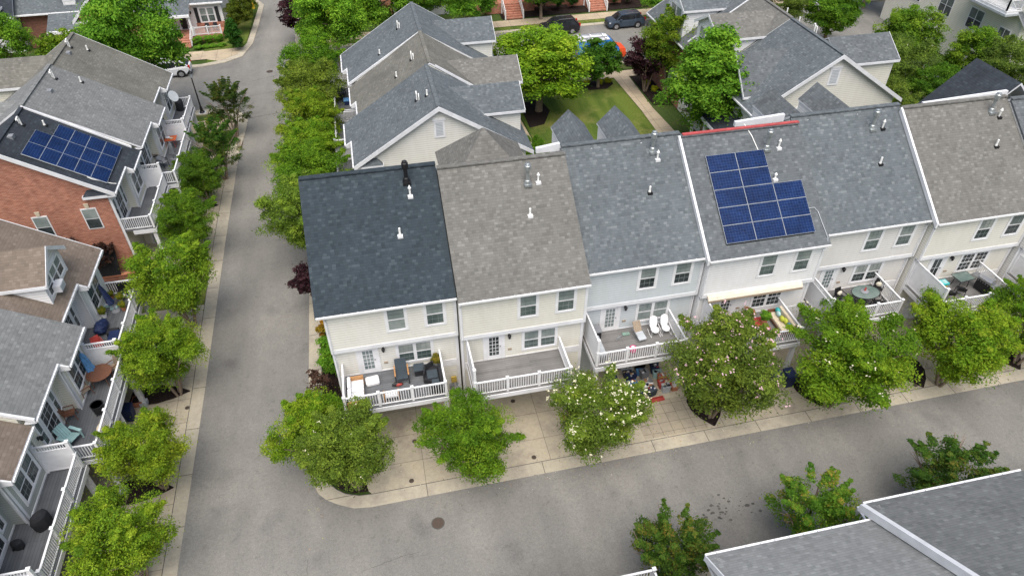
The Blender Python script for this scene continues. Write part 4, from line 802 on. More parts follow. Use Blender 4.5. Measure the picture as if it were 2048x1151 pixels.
lv(BR1, (24.3, 11.85), math.pi, 21.5, 9.55, b1, .65, 'cap', 'black')
# ------------------------------------------------------------------ far houses
def farbox(t, x0, x1, y0, y1, z0, z1, m, name='wall'):
    b = MB(); b.box(x0, x1, y0, y1, z0, z1, m); return b.build(name, t)
def gabx(t, x0, x1, y0, y1, ze, zr, m, ov=.4, name='roof'):
    """roof with ridge along x"""
    b = MB(); ym = (y0 + y1) / 2; slab(b, [(x0 - ov, y0 - ov, ze), (x1 + ov, y0 - ov, ze), (x1 + ov, ym, zr), (x0 - ov, ym, zr)], .15, m); slab(b, [(x0 - ov, ym, zr), (x1 + ov, ym, zr), (x1 + ov, y1 + ov, ze), (x0 - ov, y1 + ov, ze)], .15, m)
    b.box(x0 - ov, x1 + ov, y0 - ov - .12, y0 - ov, ze - .16, ze - .02, 'white'); o = b.build(name, t)
    for x, s in ((x0, -1), (x1, 1)):
        g = MB(); g.prism([(x, y0, ze - .3), (x, y1, ze - .3), (x, ym, zr - .25)], (-s * .2, 0, 0), 'ivory'); g.build('gable', t)
    return o
def gdorm(t, xc, y, z, w_=1.3, h=1.5, m='sh_blue'):
    return wing(t, xc, w_ / 2 + .25, y, y + 2.6, z + h + .45, z + h, m, 'whites', zb=z - .3, win=[(-w_ / 2 + .18, w_ / 2 - .18, z + .15, z + h - .1, 1)])
# T2: white porch house
T2 = thing('house', 'house with dormer, black front door and brick porch across the street at top left', 'house', (0, 0, 0))
farbox(T2, -23.5, -15.4, 87.6, 97, 0, 3.7, 'whites'); gabx(T2, -23.5, -15.4, 87.4, 97, 3.75, 8.2, 'sh_blue'); q = MB(); slab(q, [(-23.6, 85.2, 3.15), (-18.6, 85.2, 3.15), (-18.6, 87.4, 4.2), (-23.6, 87.4, 4.2)], .14, 'sh_blue'); q.box(-23.6, -18.6, 85.1, 85.2, 2.85, 3.1, 'white'); q.build('porch_roof', T2)
farbox(T2, -18.5, -15.42, 87.48, 87.6, .0, 1.35, 'brick', 'brick_wall'); gdorm(T2, -20.6, 87.1, 4.5)
door(T2, -20.6, -19.2, .75, 2.95, 87.58, 'glass'); 
q = MB(); q.box(-20.2, -19.6, 87.52, 87.535, .8, 2.8, 'black'); q.build('door_panel', T2)
window(T2, -18.0, -16.2, 1.3, 3.1, 87.58, n=2, glass=('glassb', 'glassl')); [MB().box(aa, aa + .37, 87.5, 87.56, 1.35, 3.05, 'shutter').build('shutter', T2) for aa in (-18.42, -16.15)]
farbox(T2, -23.4, -15.6, 85.4, 87.58, 0, .7, 'brick', 'porch_floor'); 
for x in (-21.3, -18.75): farbox(T2, x - .1, x + .1, 85.3, 85.5, .7, 2.9, 'white', 'porch_column')
rail(T2, (-18.6, 85.5), (-15.7, 85.5), .7, h=.9, posts=[1.45]); wall_lamp(T2, -18.85, 87.6, 2.6)
for i in range(5): farbox(T2, -20.7, -19.0, 83.6 + i * .36, 85.4, i * .14 if i else .02, .14 * (i + 1), 'brick', 'step')
for x in (-18.9, -20.8):
    q = MB(); q.bar((x, 83.7, .9), (x, 85.4, 1.6), .06, .08, 'white'); q.bar((x, 83.7, .15), (x, 85.4, .85), .05, .05, 'white')
    for i in range(8): q.box(x - .015, x + .015, 83.75 + i * .22, 83.78 + i * .22, .1 + i * .09, .92 + i * .09, 'white')
    q.build('stair_railing', T2)
# T1: brick gabled house
T1 = thing('house', 'brick gabled house with white lunette window at the top left, porch beside it', 'house', (0, 0, 0))
farbox(T1, -30, -24, 85.6, 96, 0, 3.6, 'brick'); q = MB(); q.prism([(-30, 85.6, 3.6), (-24, 85.6, 3.6), (-27, 85.6, 6.6)], (0, 9, 0), 'brick'); q.build('gable', T1)
q = MB(); slab(q, [(-30.6, 85.1, 3.3), (-27, 85.1, 6.9), (-27, 96, 6.9), (-30.6, 96, 3.3)], .18, 'sh_blue'); slab(q, [(-27, 85.1, 6.9), (-23.4, 85.1, 3.3), (-23.4, 96, 3.3), (-27, 96, 6.9)], .18, 'sh_blue'); q.build('roof', T1)
q = MB()
for s in (-1, 1): q.hexa([(-27 + s * 3.6, 85.05, 2.95), (-27, 85.05, 6.55), (-27, 85.1, 6.55), (-27 + s * 3.6, 85.1, 2.95), (-27 + s * 3.6, 85.05, 3.35), (-27, 85.05, 6.95), (-27, 85.1, 6.95), (-27 + s * 3.6, 85.1, 3.35)], 'trim')
q.box(-30.6, -28.9, 85.1, 85.6, 3.0, 3.2, 'trim'); q.build('rake_board', T1)
q = MB(); q.prism([(-27.5, 85.55, 3.7), (-26.5, 85.55, 3.7)] + [(-27 + .5 * math.cos(a * math.pi / 8), 85.55, 4.7 + .6 * math.sin(a * math.pi / 8)) for a in range(9)], (0, -.06, 0), 'white'); q.box(-27.35, -26.65, 85.47, 85.5, 3.85, 4.6, 'glassb'); q.build('window', T1)
farbox(T1, -36.5, -30, 87.5, 97, 0, 3.9, 'brickd', 'side_wall'); gabx(T1, -36.5, -30, 87.2, 97, 3.9, 8.4, 'sh_blue', name='side_roof'); gdorm(T1, -30.9, 87.4, 4.7)
q = MB(); slab(q, [(-33.2, 84.3, 2.75), (-30, 84.3, 2.75), (-30, 87.3, 4.1), (-33.2, 87.3, 4.1)], .14, 'sh_blue'); q.box(-33.2, -30, 84.2, 84.3, 2.4, 2.7, 'white'); q.build('porch_roof', T1)
for x in (-33, -31.6, -30.3): farbox(T1, x - .1, x + .1, 84.4, 84.6, 0, 2.5, 'white', 'porch_column')
window(T1, -33.2, -32.0, 1.0, 2.8, 87.48, glass=('glassl', 'glass')); window(T1, -31.2, -30.5, .3, 2.6, 87.48, glass=('glass', 'glass'))
T0 = thing('house', 'slate roofed house at the left top corner, mostly behind the bright tree', 'house', (0, 0, 0))
farbox(T0, -46, -36.8, 86.5, 97, 0, 4, 'whites'); gabx(T0, -46, -36.8, 86.3, 97, 4, 9, 'sh_night'); gdorm(T0, -38.6, 86.2, 3.0, 1.8, 2)
# top-centre row: brick townhouses with steps
def stoop(t, x0, x1, y0, n=7, top=1.25):
    for i in range(n): farbox(t, x0, x1, y0 + i * .32, y0 + n * .32 + 1.6, (top / n * i) if i else .02, top / n * (i + 1), 'brickd' if i % 1 else 'brick', 'step')
    yb = y0 + n * .32
    for x in (x0 - .06, x1 + .06):
        q = MB()
        q.bar((x, y0, 1.0), (x, yb, top + .95), .07, .09, 'white'); q.bar((x, y0, .15), (x, yb, top + .12), .05, .05, 'white'); q.bar((x, yb, top + .95), (x, yb + 1.5, top + .95), .07, .09, 'white')
        for i in range(17): tt = i / 16; q.box(x - .018, x + .018, y0 + (yb - y0) * tt - .018, y0 + (yb - y0) * tt + .018, .1 + top * tt, 1.0 + top * tt, 'white')
        for yy in (y0, yb): q.box(x - .07, x + .07, yy - .07, yy + .07, 0, (1.1 if yy == y0 else top + 1.1), 'white')
        q.build('stair_railing', t)
FB = [(-4.5, 4, 'brick', 'brick house at the top behind the round green street trees'), (4.2, 13.5, 'whites', 'white house at the top centre hidden by leafy trees'), (13.7, 23, 'brick', 'brick townhouse with the white railed steps left of the parked suv'), (23.2, 34, 'brickd', 'dark brick townhouse with the steps straight above the parked suv'), (34.2, 46, 'brick', 'brick house at the top right of centre beyond the street')]
for i, (x0, x1, m_, lb) in enumerate(FB):
    t = thing('house', lb, 'house', (0, 0, 0)); farbox(t, x0, x1, 87.9, 98, 0, 6.5, m_); gabx(t, x0, x1, 87.9, 98, 6.6, 10.5, 'sh_slate')
    for x in (x0 + 1.2, x1 - 2.6): window(t, x, x + 1.3, 2.2, 4.0, 87.88, glass=('glassb', 'glass'))
    if i == 2: stoop(t, 17.4, 19.5, 84.3); farbox(t, 15.4, 21.5, 86.6, 87.9, 0, 1.22, 'brick', 'porch_floor')
    if i == 3: stoop(t, 28.1, 30.3, 84.7); farbox(t, 26, 33, 87.0, 87.9, 0, 1.22, 'brick', 'porch_floor'); rail(t, (30.5, 86.9), (33, 86.9), 1.22)
# top-right siding building
TR = thing('apartment_building', 'cream sided building with a white balcony in the top right corner', 'building', (0, 0, 0))
farbox(TR, 62, 80, 55.5, 75, 0, 9.5, 'ivory'); 
def xwin(t, X, y0, y1, z0, z1_):
    f = MB(); f.box(X - .05, X, y0, y1, z0, z1_, 'white'); o = f.build('window', t); p = MB(); ym = (y0 + y1) / 2; zm = (z0 + z1_) / 2
    for a, b in ((y0 + .1, ym - .05), (ym + .05, y1 - .1)): p.box(X - .065, X - .05, a, b, zm + .03, z1_ - .1, 'glassl'); p.box(X - .065, X - .05, a, b, z0 + .1, zm - .03, 'glass')
    p.build('pane', o)
for y, z in ((60.2, 3.6), (64.6, 3.6), (69.5, 3.6)): xwin(TR, 62, y, y + 2.0, z, z + 2.1)
xwin(TR, 62, 56.4, 57.9, 3.4, 5.2)
q = MB(); q.box(60.2, 62, 56.2, 62.5, 7.0, 7.25, 'trim'); q.box(60.1, 62, 56.1, 62.6, 6.8, 7.0, 'lgrey'); q.build('balcony', TR); rail(TR, (60.3, 56.4), (60.3, 62.3), 7.25); rail(TR, (60.3, 56.4), (61.9, 56.4), 7.25)
q = MB(); slab(q, [(61.5, 54.8, 6.2), (75, 54.8, 6.2), (75, 57.5, 8), (61.5, 57.5, 8)], .15, 'sh_slate'); q.build('porch_roof', TR); gabx(TR, 62, 80, 55.5, 75, 9.6, 14, 'sh_slate')
TRF = thing('garden_fence', 'white picket garden railing between the trees near the cream building', 'fence', (0, 0, 0)); rail(TRF, (53.2, 60.5), (57.5, 58.3), .0, h=1.1, posts=[1.6, 3.2])

# ------------------------------------------------------------------ vegetation
import numpy as np
def leaf_mesh(name, seed, rx, ry, z0, z1, clumps, leaves, size, pal, shape='round', rc=(.35, .7), holes=.0):
    """crown of many leaf-sized faces gathered in clumps through the crown's volume"""
    rs = np.random.RandomState(seed); C = []; zc, hz = (z0 + z1) / 2, (z1 - z0) / 2
    while len(C) < clumps:
        p = rs.uniform(-1, 1, 3); r = np.linalg.norm(p)
        if r > 1 or r < .35: continue
        an = math.atan2(p[1], p[0]); lim = .76 + .18 * math.sin(an * 3 + seed) + .13 * math.sin(an * 5 + seed * 2.1) + .08 * math.sin(7 * an + p[2] * 4)
        if r > lim + rs.uniform(-.03, .08): continue
        if shape == 'vase': vk = .52 + .62 * min(1, (p[2] + 1) / 1.3); p[0] *= vk; p[1] *= vk
        if shape == 'cone': k = 1 - .75 * (p[2] + 1) / 2; p[0] *= k * 1.25; p[1] *= k * 1.25
        C.append((p[0] * rx, p[1] * ry, zc + p[2] * hz, r))
    spk = 0
    if shape in ('spike', 'vase') and name == 'crown':
        for j in range(26 if shape == 'spike' else 14):
            a = rs.uniform(0, 6.283); el = rs.uniform(.5, 1.35) if shape == 'spike' else rs.uniform(.4, 1.3); L = rs.uniform(.95, 1.22) if shape == 'spike' else rs.uniform(.95, 1.12)
            for f in (.78, .9, 1.0, 1.1): C.append((rx * L * f * math.cos(a) * math.cos(el), ry * L * f * math.sin(a) * math.cos(el), zc + hz * L * f * math.sin(el), .99 + .01 * f)); spk += 1
    clumps = len(C)
    C = np.array(C); per = leaves // clumps; V = []; T = []
    rcl = rs.uniform(rc[0], rc[1], clumps) * (1.15 - .3 * C[:, 3])
    if spk: rcl[-spk:] *= np.tile([.8, .62, .48, .3], spk // 4)
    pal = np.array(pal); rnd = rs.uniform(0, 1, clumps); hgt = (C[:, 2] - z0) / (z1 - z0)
    for i in range(clumps):
        sq = rs.uniform(.6, 1.5, 3); d = rs.normal(0, 1, (per, 3)) * sq; d /= np.linalg.norm(d, axis=1)[:, None]; d[:, 2] = np.where(d[:, 2] < -.35, -d[:, 2], d[:, 2])
        rad = rcl[i] * rs.uniform(.35, 1.0, per) ** .6 * (1 + .55 * (rs.uniform(0, 1, per) > .9))
        c = C[i, :3] + d * rad[:, None] * np.array([1, 1, .75])
        n = d * .7 + rs.normal(0, .55, (per, 3)); n[:, 2] += .35; n /= np.linalg.norm(n, axis=1)[:, None]
        a = np.cross(n, rs.normal(0, 1, (per, 3))); a /= np.linalg.norm(a, axis=1)[:, None]; b = np.cross(n, a)
        s = (size * rs.uniform(.6, 1.35, per))[:, None]
        q = np.stack([c - a * s, c + b * s * .48 + n * s * .1, c + a * s, c - b * s * .48 + n * s * .1], 1); V.append(q.reshape(-1, 3))
        tone = np.clip(rnd[i] * .6 + .4 * rs.uniform(0, 1, per), 0, .999) * (len(pal) - 1); k = tone.astype(int); f = (tone - k)[:, None]
        colr = pal[k] * (1 - f) + pal[np.minimum(k + 1, len(pal) - 1)] * f
        colr = colr * rs.uniform(.72, 1.25, per)[:, None] * (.8 + .35 * hgt[i]); T.append(np.repeat(colr, 4, 0))  # leaf colour painted lighter towards the crown top, imitating light from above
    V = np.concatenate(V); T = np.concatenate(T); nf = len(V) // 4
    me = bpy.data.meshes.new(name); me.vertices.add(len(V)); me.vertices.foreach_set('co', V.astype('f').ravel()); me.loops.add(nf * 4); me.loops.foreach_set('vertex_index', np.arange(nf * 4, dtype='i'))
    me.polygons.add(nf); me.polygons.foreach_set('loop_start', np.arange(0, nf * 4, 4, dtype='i')); me.polygons.foreach_set('loop_total', np.full(nf, 4, dtype='i')); me.update()
    ca = me.color_attributes.new('tint', 'FLOAT_COLOR', 'POINT'); ca.data.foreach_set('color', np.concatenate([T, np.ones((len(T), 1))], 1).astype('f').ravel()); me.materials.append(M['leaf']); return me, C
def flower_mesh(name, C, seed, n, m, zlow=.35, side=None, s=.04):
    rs = random.Random(seed); mb = MB(); zt = max(c[2] for c in C); zb = min(c[2] for c in C)
    Cs = [c for c in C if c[2] > zb + (zt - zb) * zlow and c[3] > .5 and (side is None or (c[0] * side[0] + c[1] * side[1]) > side[2])]
    for i in range(n):
        c = rs.choice(Cs); d = Vector((rs.gauss(0, 1), rs.gauss(0, 1) - .3, abs(rs.gauss(0, 1)) + .3)).normalized() * rs.uniform(.28, .46)
        for j in range(rs.randint(2, 5)):
            p = Vector(c[:3]) + d + Vector((rs.gauss(0, s * .8), rs.gauss(0, s * .8), rs.gauss(0, s * .6))); a = Vector((rs.gauss(0, 1), rs.gauss(0, 1), rs.gauss(0, 1))).normalized(); b = a.cross(Vector((.3, .2, 1))).normalized(); r = s * rs.uniform(.5, .9)
            mb.face([p - a * r, p + b * r, p + a * r, p - b * r], m)
    return mb
GREEN = [(0.068, 0.1106, 0.0162), (0.1245, 0.199, 0.0243), (0.1924, 0.2801, 0.0324), (0.2943, 0.3686, 0.0405)]
OLIVE = [(0.0685, 0.1584, 0.0096), (0.1371, 0.264, 0.012), (0.2285, 0.3432, 0.0168), (0.3199, 0.3564, 0.036)]
LIME = [(0.0664, 0.1563, 0.0103), (0.145, 0.2884, 0.0138), (0.2659, 0.4207, 0.0207), (0.3626, 0.4567, 0.0345)]
BRIGHT = [(0.0602, 0.1548, 0.0112), (0.1032, 0.2581, 0.0188), (0.172, 0.3742, 0.0281), (0.2924, 0.4775, 0.0375)]
DEEP = [(0.0418, 0.114, 0.0116), (0.0812, 0.176, 0.0174), (0.1393, 0.2485, 0.0261), (0.3715, 0.2278, 0.0435)]
PURP = [(.018, .008, .012), (.040, .016, .022), (.07, .028, .035), (.10, .045, .05)]
BROWNL = [(.06, .035, .025), (.10, .055, .04), (.15, .09, .06)]
FIR = [(.02, .08, .008), (.035, .12, .012), (.06, .17, .02)]
V_ = {}
def variant(key, *a, **k): V_[key] = leaf_mesh('crown', *a, **k)
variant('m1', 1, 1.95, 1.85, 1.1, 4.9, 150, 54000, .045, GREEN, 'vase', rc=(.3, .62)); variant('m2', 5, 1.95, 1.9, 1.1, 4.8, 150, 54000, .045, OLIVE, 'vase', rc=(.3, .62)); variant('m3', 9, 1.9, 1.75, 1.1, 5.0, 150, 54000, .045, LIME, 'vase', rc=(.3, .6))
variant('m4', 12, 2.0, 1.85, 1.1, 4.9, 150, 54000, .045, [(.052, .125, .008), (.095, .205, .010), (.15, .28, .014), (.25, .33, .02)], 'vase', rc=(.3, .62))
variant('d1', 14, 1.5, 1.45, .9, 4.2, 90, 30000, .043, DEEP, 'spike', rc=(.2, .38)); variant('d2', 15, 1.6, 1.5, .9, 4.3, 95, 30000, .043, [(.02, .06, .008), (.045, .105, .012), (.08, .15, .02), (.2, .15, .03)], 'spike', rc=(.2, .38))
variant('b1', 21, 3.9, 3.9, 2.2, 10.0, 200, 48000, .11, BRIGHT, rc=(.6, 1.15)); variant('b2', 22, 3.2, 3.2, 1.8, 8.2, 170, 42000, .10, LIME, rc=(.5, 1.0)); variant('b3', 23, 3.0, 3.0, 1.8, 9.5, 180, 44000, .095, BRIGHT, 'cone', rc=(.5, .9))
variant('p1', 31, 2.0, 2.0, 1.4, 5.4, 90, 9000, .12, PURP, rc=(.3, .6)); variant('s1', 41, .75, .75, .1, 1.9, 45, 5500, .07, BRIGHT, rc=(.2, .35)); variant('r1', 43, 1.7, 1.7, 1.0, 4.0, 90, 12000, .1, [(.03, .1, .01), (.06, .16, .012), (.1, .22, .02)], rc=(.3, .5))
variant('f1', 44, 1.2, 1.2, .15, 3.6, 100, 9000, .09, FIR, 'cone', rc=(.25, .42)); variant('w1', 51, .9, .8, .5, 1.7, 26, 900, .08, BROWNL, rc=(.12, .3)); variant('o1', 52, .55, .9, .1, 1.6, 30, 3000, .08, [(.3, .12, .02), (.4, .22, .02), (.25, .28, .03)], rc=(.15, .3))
def trunk_mesh(kind, h, spread, seed, r=.06):
    rs = random.Random(seed); mb = MB()
    if kind == 'multi':
        for i in range(5):
            a = i * 1.256 + rs.uniform(-.3, .3); d = Vector((math.cos(a), math.sin(a), 0)); p0 = d * .1; p1 = d * spread * .28 + Vector((0, 0, h * .45)); p2 = d * spread * .62 + Vector((0, 0, h * .8)); mb.tube([p0, p1, p2], [r, r * .75, r * .35], 'bark', 7)
            for j in range(4): a2 = a + rs.uniform(-.9, .9); q = p1.lerp(p2, rs.uniform(.1, .9)); mb.tube([q, q + Vector((math.cos(a2) * spread * .35, math.sin(a2) * spread * .35, h * .22))], [r * .4, r * .15], 'bark', 5)
    else:
        mb.tube([(0, 0, 0), (.05, 0, h * .35), (-.03, .05, h * .6), (0, 0, h * .9)], [r * 2.4, r * 1.8, r * 1.2, r * .3], 'bark', 10)
        for j in range(12):
            a = j * 2.4; z = h * rs.uniform(.3, .75); p = Vector((0, 0, z)); q = p + Vector((math.cos(a) * spread * .55, math.sin(a) * spread * .55, h * .16)); mb.tube([p, (p + q) / 2 + Vector((0, 0, .1)), q], [r * .8, r * .5, r * .2], 'bark', 6)
    return mb
TR_ = {}
def plant(name, key, x, y, label, cat='tree', s=1.0, sz=None, rot=None, tint=(1, 1, 1), trunk='multi', group=None, z=0, th=4, tr=.055, flowers=None, spread=1.7):
    """name, crown variant, place"""
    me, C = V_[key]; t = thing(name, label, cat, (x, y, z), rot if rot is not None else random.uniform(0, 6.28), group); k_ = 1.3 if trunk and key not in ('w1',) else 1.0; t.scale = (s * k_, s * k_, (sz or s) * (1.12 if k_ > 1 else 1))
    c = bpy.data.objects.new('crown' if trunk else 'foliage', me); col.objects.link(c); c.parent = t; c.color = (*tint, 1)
    if trunk:
        k = (trunk, th, spread, tr)
        if k not in TR_: o = trunk_mesh(trunk, th, spread, len(TR_) + 3, tr).build('trunk'); TR_[k] = o.data; o.parent = t
        else: o = bpy.data.objects.new('trunk', TR_[k]); col.objects.link(o); o.parent = t
    if flowers:
        n, m, kw = flowers; f = flower_mesh('blossoms', C, int(x * 7), n, m, **kw).build('blossoms', t)
    return t
G1 = 'crape myrtles along the near row'
plant('crape_myrtle', 'm2', -5.2, 23.3, 'olive green tree overhanging the street at the rounded corner, left of the white flowering one', s=.86, group=G1, rot=.3)
plant('crape_myrtle', 'm1', -3.4, 21.7, 'green tree with a few white blossoms on the corner bark bed', s=.92, group=G1, rot=1.2, flowers=(26, 'petal', {}))
plant('crape_myrtle', 'm4', 2.3, 21.2, 'green tree between the two left decks, no blossoms', s=.95, sz=.86, group=G1, rot=2.2, tint=(.95, .95, 1))
plant('crape_myrtle', 'm1', 8.85, 21.2, 'tree covered in white blossoms right of the empty deck', s=1.03, sz=.92, group=G1, rot=4.0, flowers=(270, 'petal', {}))
plant('crape_myrtle', 'm1', 16.0, 22.2, 'large tree with pink blossoms below the solar roof', s=1.26, sz=1.15, group=G1, rot=5.1, tint=(.95, .92, 1), flowers=(190, 'pink', {'zlow': .3}))
plant('crape_myrtle', 'm4', 22.8, 21.5, 'yellow green tree with scattered white flowers right of the pink one', s=1.38, sz=1.08, group=G1, rot=.8, tint=(1.05, 1, 1), flowers=(45, 'petal', {}))
plant('crape_myrtle', 'm2', 30.0, 21.5, 'olive yellow tree in front of the tan house deck', s=1.22, sz=1.05, group=G1, rot=3.3)
plant('crape_myrtle', 'm4', 35.6, 22.0, 'tree cut by the right edge beside the bark bed', s=1.05, group=G1, rot=1.9)
plant('crape_myrtle', 'd2', 9.95, 13.7, 'dark young tree with reddish tips beside the bottom white railing', s=1.0, sz=.82, group='young trees by the near buildings', rot=.4, tint=(1.15, 1.1, 1))
plant('crape_myrtle', 'd1', 16.9, 14.1, 'upright dark green young tree left of the slate roof corner', s=1.05, sz=.86, group='young trees by the near buildings', rot=2.0, tint=(1.1, 1.15, 1))
plant('crape_myrtle', 'd2', 24.3, 14.4, 'wide dark young tree above the slate grey eave at right', s=1.15, sz=.78, group='young trees by the near buildings', rot=3.4, tint=(1, 1.05, 1))
G2 = 'street trees along the left decks'
for key, x, y, s, tint, lb in (('m3', -13.2, 18.9, .93, (.95, .88, 1), 'lime green tree nearest the bottom left'), ('m3', -13.0, 23.8, .85, (1.0, .86, 1), 'lime green tree by the bark bed beside the round table deck'), ('m3', -13.2, 30.2, .95, (.92, .86, 1), 'lime green tree beside the deck with the blue covers'),
    ('m3', -13.1, 36.0, 1.1, (.85, .84, 1), 'large lime green tree at the grass gap between the left buildings'), ('m4', -13.5, 43.7, .88, (.85, .85, 1), 'green tree in front of the brick end house deck'), ('m4', -13.5, 50.0, .8, (.7, .72, 1), 'dark green tree beside the middle left deck with the red table'),
    ('d2', -12.7, 53.9, 1.0, (1, 1.15, 1), 'olive tree beside the farthest left deck'), ('d2', -12.4, 61.2, 1.0, (.95, .85, 1), 'reddish green young tree on the street corner near the lamp post')):
    plant('street_tree', key, x, y, lb, s=s, tint=tint, group=G2)
G3 = 'trees lining the middle street'
for key, x, y, s, sz, tint, lb in (('m1', -5.2, 40.6, 1.2, 1.2, (1.05, 1.1, 1), 'green tree squeezed between the street and the corner house roof'), ('m4', -5.0, 45.2, 1.2, 1.2, (1, 1, 1), 'green tree in front of the cream gable'), ('m2', -5.0, 50.0, 1.15, 1.1, (.9, .98, 1), 'golden olive tree beside the nearest middle deck'),
    ('m2', -5.0, 54.6, 1.15, 1.15, (.95, .92, 1), 'yellow brown tree beside the middle block deck'), ('m1', -5.0, 59.4, 1.2, 1.25, (1.1, 1.05, 1), 'green tree beside the far deck of the middle block'), ('m4', -4.6, 64.3, 1.2, 1.3, (.95, 1.05, 1), 'tree at the far corner of the middle block')):
    plant('street_tree', key, x, y, lb, s=s, sz=sz, tint=tint, group=G3)
for key, x, y, s, lb, kw in (('b1', -19.7, 66.4, .86, 'big bright green tree behind the olive roof, over the white car', dict(sz=1.12)), ('b1', -35.9, 78.5, .64, 'tall bright green tree in the top left corner', dict(tint=(1.15, 1.05, 1))), ('r1', -29.7, 77.5, 1.1, 'yellow green tree in front of the brick gable', dict(tint=(2.3, 1.5, 1))),
    ('b1', -2.6, 75.0, .8, 'round bright green tree at the top of the middle street', dict(tint=(1.2, 1.1, 1))), ('b1', 2.4, 78.6, .85, 'bright green tree left of the slate gable peak', dict(tint=(1.15, 1.05, 1))), ('b1', 7.8, 83.5, .7, 'darker green tree just above the slate roof peak', dict(tint=(.75, .8, .8))),
    ('b1', 11.9, 80.0, .75, 'bright green street tree between the roof peak and the brick steps', {}), ('b2', 15.5, 60.0, 1.2, 'broad light green tree spreading over the lawn and the blue van', dict(tint=(1, 1, 1), sz=.86)), ('b1', 21.6, 83.6, .62, 'green tree in front of the brick houses left of the suv', dict(tint=(.85, .9, 1))),
    ('b3', 27.5, 50.0, 1.12, 'tall bright green tree at the end of the lawn path', dict(tint=(1.05, 1, 1), sz=1.02)), ('m2', 28.8, 60.6, 1.3, 'reddish olive tree behind the tall green one', dict(sz=1.5, tint=(.8, .8, 1))), ('b1', 34.8, 78.5, .62, 'green street tree right of the parked suv', {}),
    ('r1', 22.6, 63.8, 1.05, 'small round green tree on the lawn edge in front of the van', {}), ('m4', 11.9, 49.0, .6, 'leafy shrub behind the taupe hipped dormer', dict(tint=(.9, 1, 1))), ('m4', 12.9, 45.4, .75, 'shrub on the lawn left of the two small dormers', dict(tint=(1.1, 1.05, 1))),
    ('m1', 45.6, 70.5, 1.2, 'tree beyond the slate ridge pipes', dict(tint=(.85, .85, 1))), ('b2', 50.5, 68.5, .75, 'dark green tree near the top road at right', dict(tint=(.6, .75, 1))), ('b2', 53.0, 59.5, .78, 'spreading green tree in front of the cream building window', dict(tint=(.7, .75, 1))),
    ('b2', 57.5, 55.0, .68, 'green tree in front of the cream building corner', dict(tint=(.7, .75, 1))), ('m1', 46.4, 51.6, 1.35, 'leafy crape myrtle with white flowers right of the slate wing', dict(tint=(.8, .85, 1), flowers=(25, 'petal', {}))), ('m1', 42.5, 47.5, 1.1, 'crape myrtle between the cream gable and the dark slate roof', dict(tint=(.9, .9, 1))),
    ('m4', 47.6, 46.8, 1.2, 'green tree behind the dark slate roof', dict(tint=(.7, .8, 1))), ('m1', 56.6, 49.5, 1.3, 'green tree at the right edge behind the taupe roof', dict(tint=(.75, .8, 1))), ('b1', 62, 78.5, .7, 'tree at the top right by the road', dict(tint=(.6, .7, 1))), ('m4', 30.4, 48.2, .85, 'small tree between the two right dormers and the porch', dict(tint=(.75, .8, 1))), ('m4', 31.0, 42.4, .8, 'small tree in front of the cream gable wall', dict(tint=(.85, .85, 1))), ('b2', 39.6, 74.2, .6, 'tree behind the slate roof by the white parked car', dict(tint=(.7, .75, 1)))):
    big = key.startswith('b'); plant('leafy_tree', key, x, y, lb, s=s, trunk='single' if big or key == 'r1' else 'multi', th=7 if key in ('b1', 'b3') else (5.5 if big else (3 if key == 'r1' else 4)), tr=.1 if big else .055, spread=3 if big else 1.7, **kw)
for x, y, s, lb in ((26.9, 61.9, .95, 'purple leaved tree beside the street lamp'), (-27.2, 82.6, .7, 'purple leaved tree in front of the brick gable house'), (-6.6, 82.2, .95, 'purple leaved tree at the top of the middle street'), ):
    plant('purple_leaf_tree', 'p1', x, y, lb, s=s, group='purple leaved trees')
plant('purple_leaf_tree', 'p1', -5.0, 36.2, 'dark purple shrub leaning over the kerb beside the charcoal roof', s=.62, group='purple leaved trees')
GS = 'shrubs along the side of the corner house'
plant('shrub', 's1', -4.45, 31.2, 'bright green clipped shrub under the corner house eave', 'shrub', trunk=None, s=1.0, group=GS); plant('shrub', 's1', -4.4, 30.0, 'bright green shrub next to the bare bark patch', 'shrub', trunk=None, s=.95, group=GS)
plant('shrub', 's1', -4.35, 26.3, 'bright green rounded shrub beside the corner deck', 'shrub', trunk=None, s=1.0, group=GS); plant('shrub', 's1', -4.2, 24.9, 'bright green shrub between the corner deck and the flowering tree', 'shrub', trunk=None, s=.95, group=GS)
plant('shrub', 'o1', -4.5, 33.0, 'orange gold shrub by the kerb under the roof edge', 'shrub', trunk=None, group=GS); plant('shrub', 'o1', -4.5, 34.6, 'orange shrub behind the gold one', 'shrub', trunk=None, group=GS, rot=2)
plant('bare_shrub', 'w1', -5.2, 28.2, 'sparse brown leaved shrub leaning over the kerb', 'shrub', trunk='multi', th=1.5, spread=.8, tr=.018, s=1.1)
plant('conifer_shrub', 'f1', -13.9, 81.9, 'dense conical evergreen shrub beside the white porch railing', 'shrub', trunk=None, s=1.0); plant('flowering_shrub', 'r1', -13.6, 87.2, 'olive flowering shrub behind the conical evergreen', 'shrub', s=1.0, trunk=None, tint=(1.7, .9, 1), flowers=(20, 'petal', {})); plant('flowering_shrub', 'r1', -13.4, 91.5, 'shrub beyond the flowering shrub by the fire hydrant lawn', 'shrub', s=.9, trunk=None, tint=(1.5, .8, 1))
for i, (x, y) in enumerate(((-18.3, 84.6), (-17.2, 84.7), (-16.1, 84.8))): plant('hedge_shrub', 's1', x, y, 'low clipped green hedge shrub in front of the white porch railing', 'shrub', trunk=None, s=.75, sz=.5, group='hedge shrubs before the porch')
for i in range(4): plant('hedge_shrub', 's1', -18.2 + i * .85, 83.2 + .03 * i, 'low bright groundcover shrub along the sidewalk edge', 'shrub', trunk=None, s=.62, sz=.2, group='low shrubs along the sidewalk')
